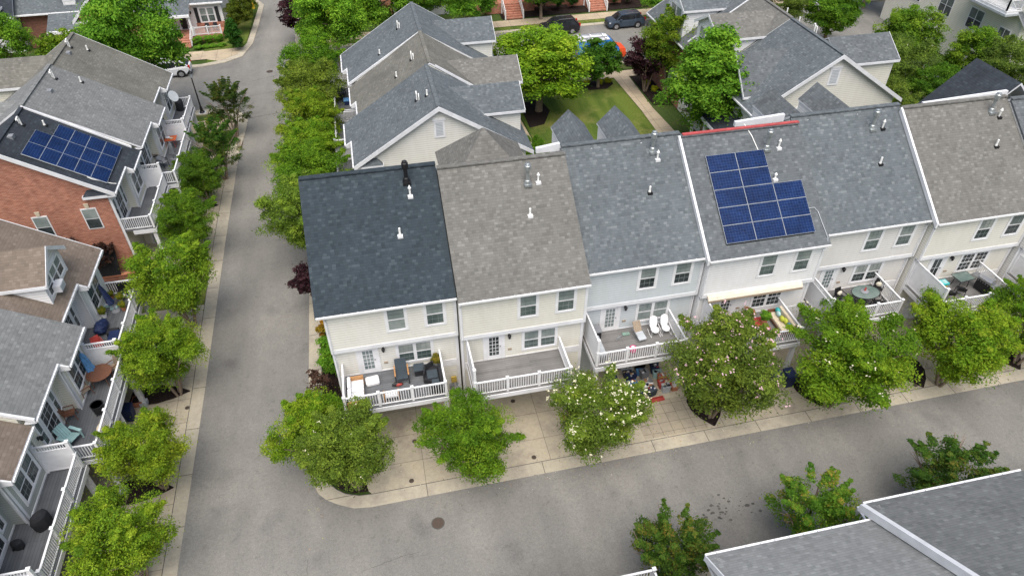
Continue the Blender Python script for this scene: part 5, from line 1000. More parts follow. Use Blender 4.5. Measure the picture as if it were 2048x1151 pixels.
for i, (x, y) in enumerate(((21.7, 64.6), (23.0, 64.5), (23.9, 64.6), (27.6, 63.2), (27.8, 61.7))): plant('golden_perennial', 's1', x, y, ['small golden green plant at the left of the round bed', 'small golden green plant in front of the round tree', 'small golden green plant at the right of the round bed', 'golden plant beside the path right of the lawn', 'golden plant lower down beside the path'][i], 'plant', trunk=None, s=.5, sz=.32, tint=(3.2, 1.6, 1), group='golden plants in the garden beds')
for i in range(5): plant('shrub', 'r1', 29.0 + (i % 2) * .4, 46.0 + i * 2.6 + 8, 'dark green foundation shrub by the house right of the path', 'shrub', trunk=None, s=.5, tint=(.7, .75, 1), group='foundation shrubs by the path')
for i, x in enumerate((15.2, 22.2, 24.4, 26.4, 31.8, 33.6, 36.5)): plant('shrub', 'r1', x, 86.2, 'dark foundation shrub before the far brick houses', 'shrub', trunk=None, s=.5, tint=(.55, .6, 1), group='foundation shrubs before the far brick houses')
plant('bare_vine', 'w1', -19.2, 42.35, 'dried brown vine climbing the brick end wall', 'vine', trunk=None, s=1.2, sz=1.6, rot=0, tint=(.5, .45, .45))
plant('bare_vine', 'w1', -20.8, 42.4, 'dried brown vine at the left on the brick wall', 'vine', trunk=None, s=1.2, sz=1.9, rot=1, tint=(.45, .4, .4))
# plants in pots
def potted(x, y, z, label, s=.3, m='terra', tint=(1, 1, 1)):
    t = thing('potted_plant', label, 'plant', (x, y, z)); p = MB(); p.lathe((0, 0, 0), [(s * .35, 0), (s * .5, s * .8), (s * .55, s * .82), (s * .45, s * .8)], m, 12); p.build('pot', t)
    c = bpy.data.objects.new('foliage', V_['s1'][0]); col.objects.link(c); c.parent = t; c.location = (0, 0, s * .7); c.scale = (s, s, s * .8); c.color = (*tint, 1); return t

# ------------------------------------------------------------------ street lamps, hydrant
def lamp(x, y, h, label):
    t = thing('street_lamp', label, 'street lamp', (x, y, 0), group='black street lamps')
    b = MB(); b.lathe((0, 0, 0), [(.24, 0), (.24, .1), (.16, .2), (.12, .55), (.075, .7)], 'black', 12); b.box(-.32, .32, -.32, .32, -.05, .03, 'lgrey'); b.build('base', t)
    b = MB(); b.lathe((0, 0, .65), [(.07, 0), (.05, h - 1.25)], 'black', 10); b.build('pole', t)
    b = MB(); b.lathe((0, 0, h - .62), [(.06, 0), (.12, .05), (.2, .45), (.26, .47), (.12, .62), (.03, .72), (.02, .8)], 'black', 8); b.build('lantern', t)
    b = MB(); b.lathe((0, 0, h - .56), [(.13, 0), (.205, .36)], 'lgrey', 8); b.build('lamp_glass', t); return t
lamp(-15.97, 66.8, 4.1, 'black street lamp standing beside the corner sidewalk at the left'); lamp(28.9, 68.4, 4.3, 'black street lamp rising behind the purple tree')
t = thing('fire_hydrant', 'yellow fire hydrant on the grass corner at the top of the street', 'fire hydrant', (-12.9, 95.2, .05)); q = MB(); q.lathe((0, 0, 0), [(.2, 0), (.2, .06), (.13, .08), (.13, .5), (.17, .52), (.17, .56), (.13, .66), (.05, .76), (.04, .82)], 'yellow', 12); q.build('body', t)
q = MB(); q.tube([(-.25, 0, .42), (.25, 0, .42)], .065, 'yellow', 8); q.tube([(0, -.24, .42), (0, 0, .42)], .08, 'yellow', 8); q.build('nozzle', t)

# ------------------------------------------------------------------ vehicles
def loft(mb, st, m):
    """st: list of (x, [(y,z)...]) half sections mirrored"""
    rings = []
    for x, pr in st: rings.append([(x, y, z) for y, z in pr] + [(x, -y, z) for y, z in pr[::-1]])
    for a, b in zip(rings, rings[1:]):
        for i in range(len(a)): j = (i + 1) % len(a); mb.face([a[i], a[j], b[j], b[i]], m)
    mb.face(rings[0][::-1], m); mb.face(rings[-1], m)
def wheel(t, x, y, r, s):
    o = MB(); o.tube([(x, y - .1, r), (x, y + .1, r)], r, 'rubber', 20); w_ = o.build('wheel', t)
    q = MB(); q.tube([(x, y + s * .1, r), (x, y + s * .115, r)], r * .66, 'chrome', 16)
    for k in range(5): a = k * 1.2566; q.bar((x, y + s * .12, r), (x + r * .6 * math.cos(a), y + s * .12, r + r * .6 * math.sin(a)), .07, .02, 'silver')
    q.build('rim', w_)
def suv(label, x, y, rz, paint, name='suv', cat='car', bonnet=1.0, group='parked cars'):
    t = thing(name, label, cat, (x, y, -.02), rz, group); b = MB()
    S = lambda zb, zs, zt, wl, wu: [(wl * .9, zb), (wl, zb + .15), (wl, zs), (wu, zt), (0.02, zt + .02)]
    loft(b, [(-2.3, S(.35, .6, .8, .62, .55)), (-2.2, S(.25, .7, .98, .8, .7)), (-1.9, S(.22, .8, 1.02, .9, .8)), (-1.0, S(.22, .88, 1.06, .92, .84)), (.9, S(.22, .92, 1.1, .92, .86)), (1.8, S(.24, .95, 1.12, .92, .85)), (2.2, S(.3, .9, 1.08, .86, .78)), (2.3, S(.42, .85, 1.0, .72, .66))], paint); bo = b.build('body', t, smooth=False, bevel=.03)
    c = MB(); P = lambda z0, z1, w0, w1: [(w0, z0), (w1, z1), (.02, z1 + .03)]
    loft(c, [(-1.35, P(1.03, 1.06, .84, .80)), (-.65, P(1.05, 1.58, .86, .66)), (.2, P(1.06, 1.66, .87, .68)), (1.5, P(1.06, 1.62, .87, .66)), (2.15, P(1.04, 1.12, .82, .76))], 'carglass'); c.build('windows', t)
    r = MB(); loft(r, [(-.75, [(.64, 1.56), (.5, 1.6), (.02, 1.62)]), (.2, [(.7, 1.65), (.55, 1.70), (.02, 1.72)]), (1.6, [(.68, 1.6), (.5, 1.66), (.02, 1.68)])], paint)
    for s in (-1, 1):
        r.bar((-1.35, s * .83, 1.06), (-.68, s * .67, 1.58), .07, .05, paint); r.bar((-.7, s * .68, 1.58), (1.55, s * .69, 1.61), .06, .07, paint); r.bar((1.5, s * .68, 1.6), (2.12, s * .8, 1.1), .16, .06, paint); r.bar((.25, s * .86, 1.07), (.3, s * .695, 1.62), .07, .04, 'black'); r.bar((1.0, s * .865, 1.07), (1.0, s * .69, 1.62), .07, .04, paint)
        r.bar((-.3, s * .6, 1.71), (1.4, s * .6, 1.72), .04, .04, 'silver')
    r.build('roof', t)
    for s in (-1, 1):
        for xx in (-1.35, 1.33):
            wheel(t, xx, s * .84, .36, s); a = MB(); a.tube([(xx, s * .93, .37), (xx, s * .9, .37)], .43, 'black', 20); a.build('wheel_arch', t)
        q = MB(); q.box(-2.2, -1.85, s * .6, s * .83, .72, .86, 'head'); q.build('headlight', t); q = MB(); q.box(2.15, 2.31, s * .6, s * .84, .85, 1.15, 'tail'); q.build('tail_light', t)
        q = MB(); q.box(-.95, -.75, s * .9, s * 1.08, 1.06, 1.2, paint); q.build('mirror', t)
        for xx in (-.85, .3, 1.2): q = MB(); q.box(xx - .006, xx + .006, s * .915, s * .928, .4, 1.0, 'black'); q.build('door_seam', t)
    q = MB(); q.box(-2.315, -2.29, -.5, .5, .55, .78, 'black'); q.box(-2.31, -2.28, -.7, .7, .3, .45, 'black'); q.build('grille', t)
    q = MB(); q.box(2.29, 2.32, -.26, .26, .62, .75, 'lgrey'); q.build('licence_plate', t); return t
suv('blue grey suv parked on the far side of the road, facing left', 30.75, 79.25, R(1.5), 'carb'); suv('black suv parked behind the light green tree, its tail lamp showing', 22.7, 79.1, 0, 'cark'); suv('white hatchback under the big tree, black bag on its trunk lid', -20.3, 76.5, R(2), 'carw')
suv('white car at the top right behind the slate ridge', 57.5, 79.0, 0, 'carw'); suv('dark car mostly hidden between the roof wing and the trees', 16.0, 70.9, 0, 'cark')
t = thing('van', 'blue and orange service van with white roof racks and white lettering', 'van', (24.9, 70.85, -.02), math.pi); b = MB()
Sv = lambda zb, zs, zt, wl, wu: [(wl * .92, zb), (wl, zb + .15), (wl, zs), (wu, zt), (.02, zt + .04)]
loft(b, [(-2.85, Sv(.4, .7, .95, .8, .7)), (-2.7, Sv(.28, .85, 1.15, .95, .86)), (-1.95, Sv(.28, 1.05, 1.35, 1.0, .9))], 'vano'); loft(b, [(-1.95, Sv(.28, 1.1, 1.35, 1.0, .92)), (-1.2, Sv(.28, 1.3, 2.1, 1.0, .82)), (-.9, Sv(.28, 1.35, 2.25, 1.0, .84)), (2.5, Sv(.28, 1.35, 2.3, 1.0, .85)), (2.75, Sv(.34, 1.35, 2.2, .97, .83))], 'vanb'); b.build('body', t, bevel=.03)
b = MB(); b.hexa([(-1.85, -.85, 1.42), (-1.85, .85, 1.42), (-1.28, .78, 2.02), (-1.28, -.78, 2.02), (-1.9, -.85, 1.46), (-1.9, .85, 1.46), (-1.33, .78, 2.06), (-1.33, -.78, 2.06)], 'carglass'); b.box(-1.3, -.5, .955, .99, 1.35, 1.85, 'carglass'); b.box(-1.3, -.5, -.99, -.955, 1.35, 1.85, 'carglass'); b.build('windows', t)
b = MB(); b.box(-.85, 2.65, -.78, .78, 2.3, 2.36, 'carw'); b.build('roof', t)
b = MB()
for x in (-.4, 1.0, 2.3): b.box(x - .09, x + .09, -.82, .82, 2.42, 2.5, 'white')
for y in (-.55, .5): b.box(-.6, 2.5, y - .06, y + .06, 2.5, 2.57, 'silver')
b.build('roof_rack', t)
for s in (-1, 1):
    for xx in (-1.9, 1.75): wheel(t, xx, s * .9, .36, s); a = MB(); a.tube([(xx, s * 1.015, .38), (xx, s * .95, .38)], .44, 'black', 20); a.build('wheel_arch', t)
    q = MB(); q.box(-2.8, -2.45, s * .62, s * .9, .85, 1.05, 'head'); q.build('headlight', t)
    q = MB(); q.box(2.7, 2.78, s * .72, s * .93, 1.0, 1.6, 'tail'); q.build('tail_light', t)
    q = MB(); q.box(-.8, 2.5, s * 1.0, s * 1.008, .55, .9, 'vano'); q.build('stripe', t)
tc = bpy.data.curves.new('lettering', 'FONT'); tc.body = 'OTHE'; tc.size = .78; tc.extrude = .006; tc.align_x = 'CENTER'; tc.shear = .15; tc.offset = .012; tc.materials.append(M['white'])
tmp = bpy.data.objects.new('lettering_curve', tc); col.objects.link(tmp); dg = bpy.context.evaluated_depsgraph_get(); lm = bpy.data.meshes.new_from_object(tmp.evaluated_get(dg)); bpy.data.objects.remove(tmp); to = bpy.data.objects.new('lettering', lm); col.objects.link(to); to.parent = t; to.location = (1.0, 1.01, 1.02); to.rotation_euler = (R(90), 0, R(180))

# ------------------------------------------------------------------ deck furniture and small things
def chair(x, y, z, rz, label, m='black', seat=None, h=.85, arms=True, cushion=None, group=None, name='patio_chair', tilt=.12):
    t = thing(name, label, 'chair', (x, y, z), rz, group)
    s = MB(); s.box(-.23, .23, -.24, .24, .41, .44, seat or m); s.build('seat', t)
    s = MB(); s.hexa([(-.23, .21, .42), (.23, .21, .42), (.23, .24, .42), (-.23, .24, .42), (-.22, .21 + tilt, h), (.22, .21 + tilt, h), (.22, .24 + tilt, h), (-.22, .24 + tilt, h)], seat or m); s.build('backrest', t)
    for a in (-1, 1):
        for b_ in (-1, 1): q = MB(); q.bar((a * .22, b_ * .22, .42), (a * .25, b_ * .27, 0), .03, .03, m); q.build('leg', t)
        if arms: q = MB(); q.bar((a * .25, -.24, .64), (a * .25, .26, .66), .045, .03, m); q.bar((a * .25, -.22, .64), (a * .24, -.22, .42), .03, .03, m); q.build('armrest', t)
    if cushion: q = MB(); q.blob((0, .12, .58), (.19, .09, .17), cushion, 3, jit=.05); q.build('cushion', t, smooth=True)
    return t
def rtable(x, y, z, rx, ry, label, top='table_glass', leg='black', h=.72, rz=0, square=False):
    t = thing('patio_table', label, 'table', (x, y, z), rz); b = MB(); n = 4 if square else 24
    pts = [(rx * math.cos((i + (.5 if square else 0)) * 2 * math.pi / n) * (1.3 if square else 1), ry * math.sin((i + (.5 if square else 0)) * 2 * math.pi / n) * (1.3 if square else 1)) for i in range(n)]
    b.prism([(px, py, h - .02) for px, py in pts], (0, 0, .03), top); b.build('tabletop', t); b = MB(); q = [(px, py, h) for px, py in pts]; b.tube(q + [q[0]], .02, leg, 6); b.build('rim', t)
    for a in range(4): q = MB(); an = a * math.pi / 2 + .78; q.bar((rx * .75 * math.cos(an), ry * .75 * math.sin(an), h - .02), (rx * .85 * math.cos(an), ry * .85 * math.sin(an), 0), .03, .03, leg); q.build('leg', t)
    return t
def covered_grill(x, y, z, label, s=1.0, rz=0):
    t = thing('covered_grill', label, 'grill', (x, y, z), rz, group='grills under black covers'); b = MB()
    rs = random.Random(int(x * 13)); prof = [(.36, 0), (.38, .3), (.40, .7), (.36, .85), (.22, .98), (.05, 1.02)]; n = 16; rings = []
    for r, zz in prof: rings.append([(r * s * (1.25 + rs.uniform(-.1, .1)) * math.cos(i * 2 * math.pi / n), r * s * (.85 + rs.uniform(-.09, .09)) * math.sin(i * 2 * math.pi / n), zz * s) for i in range(n)])
    for a, c in zip(rings, rings[1:]):
        for i in range(n): j = (i + 1) % n; b.face([a[i], a[j], c[j], c[i]], 'blackf')
    b.face(rings[-1], 'blackf'); b.build('cover', t, smooth=True)
    for s_ in (-1, 1): q = MB(); q.tube([(s_ * .34 * s, -.1, .09), (s_ * .40 * s, -.1, .09)], .08, 'rubber', 10); q.build('wheel', t)
    return t
def umbrella(x, y, z, label, m, h=2.3, lean=(0, 0), name='folded_umbrella', r=.17):
    t = thing(name, label, 'umbrella', (x, y, z)); L = Vector((lean[0], lean[1], h)); b = MB(); b.tube([(0, 0, 0), L], .022, 'silver', 8); b.build('pole', t)
    b = MB(); n = 10; rs = random.Random(4); rings = []
    for f, rr in ((.28, r * .9), (.32, r * 1.15), (.5, r * .85), (.7, r * .8), (.9, r * .55), (1.0, .03)):
        c = L * f; rings.append([(c.x + rr * (1 + (.22 if i % 2 else -.18)) * math.cos(i * .6283), c.y + rr * (1 + (.22 if i % 2 else -.18)) * math.sin(i * .6283), c.z) for i in range(n)])
    for a, c in zip(rings, rings[1:]):
        for i in range(n): j = (i + 1) % n; b.face([a[i], a[j], c[j], c[i]], m)
    b.build('canopy', t); b = MB(); b.lathe((0, 0, 0), [(.24, 0), (.24, .05), (.06, .1)], 'grey', 14); b.build('base', t); return t
D = 3.2
# corner deck
t = thing('outdoor_sofa', 'wood framed sofa with white cushions at the left of the corner deck', 'sofa', (-2.85, 24.95, D)); q = MB(); q.box(-.42, .4, -.85, .85, .12, .24, 'wood'); q.box(-.45, .42, .8, .9, .1, .62, 'wood'); q.box(-.45, .42, -.9, -.8, .1, .62, 'wood'); q.box(-.47, -.4, -.85, .85, .2, .72, 'blackf')
for a in (-1, 1):
    for c in (-1, 1): q.box(a * .4 - .03, a * .4 + .03, c * .84 - .03, c * .84 + .03, 0, .14, 'wood')
q.build('frame', t)
for s in (-1, 1): q = MB(); q.box(-.34, .4, .02 if s > 0 else -.79, .79 if s > 0 else -.02, .24, .42, 'white'); q.build('seat_cushion', t, bevel=.04); q = MB(); q.box(-.4, -.22, .03 if s > 0 else -.78, .78 if s > 0 else -.03, .42, .78, 'white'); q.build('back_cushion', t, bevel=.05)
t = thing('floor_cushion', 'white puffy cushion behind the white sofa', 'cushion', (-2.0, 25.75, D), .1); q = MB(); q.box(-.36, .36, -.28, .28, 0, .3, 'white'); q.build('cushion', t, bevel=.1)
t = thing('lounge_chair', 'dark blue lounge chair with wooden arms on the corner deck', 'chair', (-.45, 25.75, D), 0); q = MB(); q.hexa([(-.3, -.45, .38), (.3, -.45, .38), (.3, .2, .3), (-.3, .2, .3), (-.3, -.45, .44), (.3, -.45, .44), (.3, .2, .36), (-.3, .2, .36)], 'slate'); q.build('seat', t); q = MB(); q.hexa([(-.3, .18, .3), (.3, .18, .3), (.3, .24, .3), (-.3, .24, .3), (-.3, .5, .95), (.3, .5, .95), (.3, .56, .95), (-.3, .56, .95)], 'slate'); q.build('backrest', t)
for s in (-1, 1): q = MB(); q.box(s * .31, s * .38, -.35, .42, .55, .6, 'wood'); q.build('armrest', t); q = MB(); q.bar((s * .34, -.3, .56), (s * .34, -.45, 0), .05, .05, 'black'); q.bar((s * .34, .35, .56), (s * .34, .4, 0), .05, .05, 'black'); q.build('leg', t)
t = thing('storage_ottoman', 'black wicker cube ottoman between the lounge chair and the corner sofa', 'ottoman', (.48, 25.95, D)); q = MB(); q.box(-.26, .26, -.26, .26, 0, .38, 'blackf'); q.build('body', t, bevel=.02); q = MB(); q.box(-.28, .28, -.28, .28, .38, .45, 'slate'); q.build('lid', t, bevel=.02)
t = thing('corner_sofa', 'black corner sofa in the right corner of the deck', 'sofa', (1.12, 25.05, D)); q = MB()
q.prism([(-.5, .1, 0), (-.35, .75, 0), (.1, 1.0, 0), (.42, .7, 0), (.42, -.75, 0), (-.15, -.75, 0), (-.15, -.15, 0)], (0, 0, .34), 'blackf'); q.build('seat', t); q = MB(); q.hexa([(-.5, .1, 0), (-.42, .1, 0), (-.28, .7, 0), (-.36, .78, 0), (-.5, .1, .7), (-.42, .1, .7), (-.28, .7, .7), (-.36, .78, .7)], 'blackf'); q.hexa([(-.36, .7, 0), (-.3, .66, 0), (.12, .92, 0), (.1, 1.0, 0), (-.36, .7, .7), (-.3, .66, .7), (.12, .92, .7), (.1, 1.0, .7)], 'blackf'); q.box(.34, .42, -.75, .7, 0, .7, 'blackf'); q.box(-.15, .42, -.83, -.75, 0, .6, 'blackf'); q.build('backrest', t); q = MB(); q.box(-.1, .3, -.65, -.1, .34, .44, 'slate'); q.box(-.3, .28, 0, .6, .34, .43, 'slate'); q.build('seat_cushion', t, bevel=.03)
t = thing('beach_bag', 'black and red bag lying on the corner deck', 'bag', (-.75, 25.3, D)); q = MB(); q.blob((0, 0, .1), (.3, .12, .12), 'black', 8, jit=.2); q.build('body', t); q = MB(); q.blob((.1, -.08, .12), (.18, .07, .08), 'red', 9, jit=.2); q.build('flap', t)
t = thing('footstool', 'white cushioned footstool with wooden sides by the front rail', 'stool', (-1.1, 24.5, D)); q = MB(); q.box(-.32, .32, -.2, .2, .22, .36, 'white'); q.build('cushion', t, bevel=.04)
for s in (-1, 1): q = MB(); q.box(s * .34, s * .39, -.22, .22, 0, .42, 'wood'); q.build('leg', t)
potted(1.45, 26.2, D, 'dry leafy plant in the corner behind the black sofa', .4, 'grey', (1.5, .6, 1))
# pale blue house deck
t = thing('deck_box', 'black lidded box beside the pale blue house door', 'storage box', (10.25, 26.45, D)); q = MB(); q.box(-.4, .4, -.28, .28, 0, .62, 'black'); q.build('body', t, bevel=.03); q = MB(); q.box(-.43, .43, -.31, .31, .62, .75, 'grey'); q.build('lid', t, bevel=.04)
t = thing('bench', 'light grey cushioned bench along the left panel of the pale blue house deck', 'bench', (10.2, 25.45, D)); q = MB(); q.box(-.3, .3, -.75, .75, .05, .32, 'grey'); q.build('base', t); q = MB(); q.box(-.3, .3, -.75, .75, .32, .42, 'lgrey'); q.build('cushion', t, bevel=.03)
t = thing('lounge_chair', 'beige reclining chair in the middle of the pale blue house deck', 'chair', (12.75, 26.1, D), .15); t.scale = (.85, .85, .85); q = MB(); q.hexa([(-.27, -.75, .3), (.27, -.75, .3), (.27, -.1, .42), (-.27, -.1, .42), (-.27, -.75, .36), (.27, -.75, .36), (.27, -.1, .48), (-.27, -.1, .48)], 'lgrey'); q.build('seat', t); q = MB(); q.hexa([(-.27, -.1, .42), (.27, -.1, .42), (.27, -.05, .42), (-.27, -.05, .42), (-.27, .35, 1.0), (.27, .35, 1.0), (.27, .4, 1.0), (-.27, .4, 1.0)], 'tanr'); q.build('backrest', t)
for s in (-1, 1): q = MB(); q.tube([(s * .3, -.6, .02), (s * .3, .3, .02), (s * .3, -.1, .55), (s * .3, -.5, .5), (s * .3, .25, .65)], .018, 'grey', 6); q.build('leg', t)
for x, lb in ((13.75, 'left of the two white deck rockers by the pale blue house window'), (14.4, 'right of the two white deck rockers, next to the side rail')):
    t = thing('rocking_chair', lb, 'chair', (x, 26.15, D), -.05, 'white deck rockers'); t.scale = (.86, .86, .82); q = MB(); q.prism([(.27 * math.cos(a * .5236), -.12 + .33 * math.sin(a * .5236), .38) for a in range(12)], (0, 0, .05), 'white'); q.build('seat', t); q = MB()
    q.prism([(-.2, .15, .42), (.2, .15, .42), (.27, .3, .75), (.22, .42, 1.02), (0, .47, 1.12), (-.22, .42, 1.02), (-.27, .3, .75)], (0, .04, .01), 'white'); q.build('backrest', t)
    for s in (-1, 1): q = MB(); q.tube([(s * .3, .35, .05), (s * .31, -.1, .0), (s * .31, -.5, .06), (s * .3, -.42, .6), (s * .29, .2, .62)], .02, 'white', 7); q.build('rocker', t)
t = thing('garden_stool', 'hot pink round stool by the front rail of the pale blue house deck', 'stool', (12.1, 25.0, D)); q = MB(); q.lathe((0, 0, 0), [(.16, 0), (.2, .1), (.2, .28), (.15, .36), (.02, .38)], 'hot', 16); q.build('body', t, smooth=True); q = MB(); q.blob((-.03, 0, .38), (.1, .07, .02), 'white', 3); q.build('patch', t)
t = thing('folded_stand', 'small green folded stand lying near the pale blue house door', 'stand', (11.95, 26.2, D)); q = MB(); q.bar((-.4, -.1, .05), (.35, .15, .12), .04, .04, 'grey'); q.box(.0, .4, 0, .2, .05, .12, 'ugrey'); q.bar((-.5, -.25, .04), (.2, .2, .04), .03, .03, 'grey'); q.build('body', t)
# white house deck
t = thing('outdoor_sofa', 'cream sofa with teal and lime cushions on the white house deck', 'sofa', (20.95, 25.1, D)); q = MB(); q.box(-.35, .42, -.85, .85, .12, .22, 'dwood'); q.box(.36, .44, -.88, .88, .2, .7, 'dwood')
for s in (-1, 1): q.box(-.38, .44, s * .85, s * .92, .1, .55, 'dwood')
q.build('frame', t); q = MB(); q.box(-.34, .3, -.82, .82, .22, .4, 'beige'); q.build('seat_cushion', t, bevel=.04); q = MB(); q.box(.2, .38, -.82, .82, .4, .8, 'beige'); q.build('back_cushion', t, bevel=.05)
for y, m_, sx in ((.68, 'teal', .1), (.4, 'mint', .0), (0, 'lime', .0), (-.2, 'lime', .1), (-.62, 'blue_f', .1)): q = MB(); q.blob((sx, y, .58), (.12, .2, .18), m_, int(y * 10) + 9, jit=.06); q.build('throw_cushion', t, smooth=True)
t = thing('coffee_table', 'red plant stand covered in greenery beside the cream sofa', 'table', (19.75, 25.2, D)); q = MB(); q.box(-.35, .35, -.5, .5, .3, .38, 'red'); q.build('tabletop', t)
for a in (-1, 1):
    for c in (-1, 1): q = MB(); q.box(a * .32 - .03, a * .32 + .03, c * .45 - .03, c * .45 + .03, 0, .3, 'dwood'); q.build('leg', t)
potted(19.85, 25.15, D + .38, 'bushy plant standing on the red table', .42); potted(19.3, 25.9, D, 'tall pot of pink flowers by the white house wall', .45, tint=(2.5, .6, 4))
t = thing('basin', 'round blue basin on the white house deck behind the pink flowers', 'basin', (18.9, 26.0, D)); q = MB(); q.lathe((0, 0, 0), [(.18, 0), (.26, .3), (.28, .32), (.24, .3)], 'dwood', 16); q.build('body', t); q = MB(); q.lathe((0, 0, .28), [(.23, 0), (.22, .012)], 'blue_f', 16); q.build('water', t)
# greige house deck
chair(25.35, 26.25, D, .2, 'dark green mesh chair with a cream cushion at the left of the oval table', 'black', 'black', cushion='canvas'); chair(28.0, 26.5, D, -.7, 'dark mesh chair with a cream cushion in the corner right of the oval table', 'black', 'black', cushion='canvas')
rtable(26.75, 26.0, D, .85, .6, 'large oval green glass table on the greige house deck', 'table_glass', 'black'); umbrella(26.7, 26.05, D + .72, 'small folded red parasol tip standing in the oval glass table', 'red', .35, r=.05)
for x, y, rz, lb in ((26.1, 25.5, 3.3, 'dark mesh chair at the front left of the oval table'), (27.2, 25.3, 2.9, 'dark mesh chair at the front right of the oval table')): chair(x, y, D, rz, lb, 'black', 'black')
potted(24.7, 25.45, D, 'hanging style potted plant near the front rail of the greige house deck', .4)
# tan house deck
rtable(33.3, 26.0, D, .6, .42, 'square clear glass table with black frame on the tan house deck', 'table_glass', 'black', square=True, rz=.1)
chair(31.85, 25.15, D, 2.8, 'left black folding chair on the tan house deck', 'black', h=.75, arms=False, name='folding_chair', group='black folding chairs'); chair(32.75, 25.3, D, 2.5, 'right black folding chair on the tan house deck', 'black', h=.75, arms=False, name='folding_chair', group='black folding chairs')
t = thing('play_table', 'turquoise and yellow toy water table by the tan house door', 'toy', (31.95, 26.0, D)); q = MB(); q.box(-.35, .35, -.22, .22, .42, .55, 'teal'); q.box(-.28, -.03, -.16, .16, .55, .57, 'mint'); q.box(.03, .28, -.16, .16, .55, .57, 'mint'); q.build('tray', t, bevel=.02)
for a in (-1, 1):
    for c in (-1, 1): q = MB(); q.tube([(a * .25, c * .15, 0), (a * .25, c * .15, .42)], .05, 'yellow', 8); q.build('leg', t)
t = thing('grill', 'stainless steel gas grill with open side shelves on the tan house deck', 'grill', (34.3, 25.3, D), R(-78)); q = MB(); q.box(-.42, .42, -.26, .26, .1, .8, 'black'); q.build('cabinet', t, bevel=.01); q = MB(); q.prism([(-.42, -.28, .82), (-.42, .28, .82), (-.42, .24, 1.05), (-.42, .05, 1.16), (-.42, -.15, 1.12), (-.42, -.27, .98)], (.84, 0, 0), 'silver'); q.build('lid', t); q = MB(); q.box(-.85, -.43, -.25, .25, .78, .82, 'silver'); q.box(.43, .85, -.25, .25, .78, .82, 'silver'); q.build('side_shelf', t); q = MB(); q.tube([(-.3, -.33, 1.0), (.3, -.33, 1.0)], .018, 'silver', 6)
for i in range(5): q.tube([(-.32 + i * .16, -.27, .74), (-.32 + i * .16, -.31, .74)], .025, 'silver', 8)
q.build('handle', t)
# storage below the pale blue deck
rs = random.Random(5); cols = ['navy', 'slate', 'lgrey', 'navy', 'white', 'red', 'blue_f', 'grey', 'wood', 'navy', 'grey', 'mint', 'slate', 'blue_f', 'navy', 'lgrey', 'black', 'slate']
adj = ['deep blue', 'slate', 'pale grey', 'navy', 'white', 'red', 'light blue', 'grey', 'wooden', 'dark blue', 'mid grey', 'mint green', 'dark grey', 'sky blue', 'blackish blue', 'silver grey', 'black', 'faded blue']
for i in range(18):
    r_, c_ = divmod(i, 3); x = 12.5 + c_ * .85 + rs.uniform(-.1, .1); y = 24.35 + r_ * .42 + rs.uniform(-.08, .08); wx, wy, hh = rs.uniform(.22, .36), rs.uniform(.14, .2), rs.uniform(.22, .6)
    t = thing('storage_bin', adj[i] + ' bin of odds and ends in row %s from the red beam, %s' % (['one', 'two', 'three', 'four', 'five', 'six'][r_], ['left', 'middle', 'right'][c_]), 'bin', (x, y, .015), rs.uniform(-.3, .3), 'bins stored under the pale blue deck')
    q = MB(); q.hexa([(-wx * .85, -wy * .85, 0), (wx * .85, -wy * .85, 0), (wx * .85, wy * .85, 0), (-wx * .85, wy * .85, 0), (-wx, -wy, hh), (wx, -wy, hh), (wx, wy, hh), (-wx, wy, hh)], cols[i]); q.box(-wx - .02, wx + .02, -wy - .02, -wy, hh - .03, hh + .01, cols[i]); q.box(-wx - .02, wx + .02, wy, wy + .02, hh - .03, hh + .01, cols[i]); q.build('body', t)
    q = MB()
    for k in range(5): q.blob((rs.uniform(-wx, wx) * .7, rs.uniform(-wy, wy) * .6, hh + .03), (rs.uniform(.05, .12), rs.uniform(.04, .08), rs.uniform(.04, .09)), rs.choice(['red', 'white', 'navy', 'slate', 'wood', 'black', 'lgrey', 'beige', 'grey']), k, 6, 4, .3)
    q.build('contents', t)
t = thing('red_beam', 'long red painted beam on the driveway in front of the stored bins', 'beam', (13.2, 23.85, .016), R(2)); q = MB(); q.box(-.75, .75, -.07, .07, 0, .12, 'red'); q.box(-.72, .72, .1, .13, 0, .2, 'red'); q.build('beam', t)
t = thing('folded_wheelchair', 'silver framed folding walker among the bins below the pale blue deck', 'walker', (14.5, 25.1, .02)); q = MB()
for s in (-1, 1): q.tube([(s * .25, -.25, 0), (s * .25, -.2, .85), (s * .25, .15, .88), (s * .25, .25, 0)], .018, 'silver', 6)
q.tube([(-.25, -.2, .5), (.25, -.2, .5)], .018, 'silver', 6); q.tube([(-.25, -.2, .85), (.25, -.2, .85)], .018, 'silver', 6); q.build('frame', t)
def bin_(x, y, label, m='navy', rz=0, group='wheelie bins by the garages'):
    t = thing('wheelie_bin', label, 'bin', (x, y, .015), rz, group); q = MB(); q.hexa([(-.24, -.26, .06), (.24, -.26, .06), (.24, .24, .06), (-.24, .24, .06), (-.3, -.34, .98), (.3, -.34, .98), (.3, .32, .98), (-.3, .32, .98)], m); q.build('body', t); q = MB(); q.hexa([(-.32, -.38, .98), (.32, -.38, .98), (.32, .36, .98), (-.32, .36, .98), (-.28, -.34, 1.05), (.28, -.34, 1.05), (.28, .36, 1.08), (-.28, .36, 1.08)], m); q.build('lid', t)
    for s in (-1, 1): w_ = MB(); w_.tube([(s * .26, .28, .1), (s * .32, .28, .1)], .1, 'rubber', 12); w_.build('wheel', t)
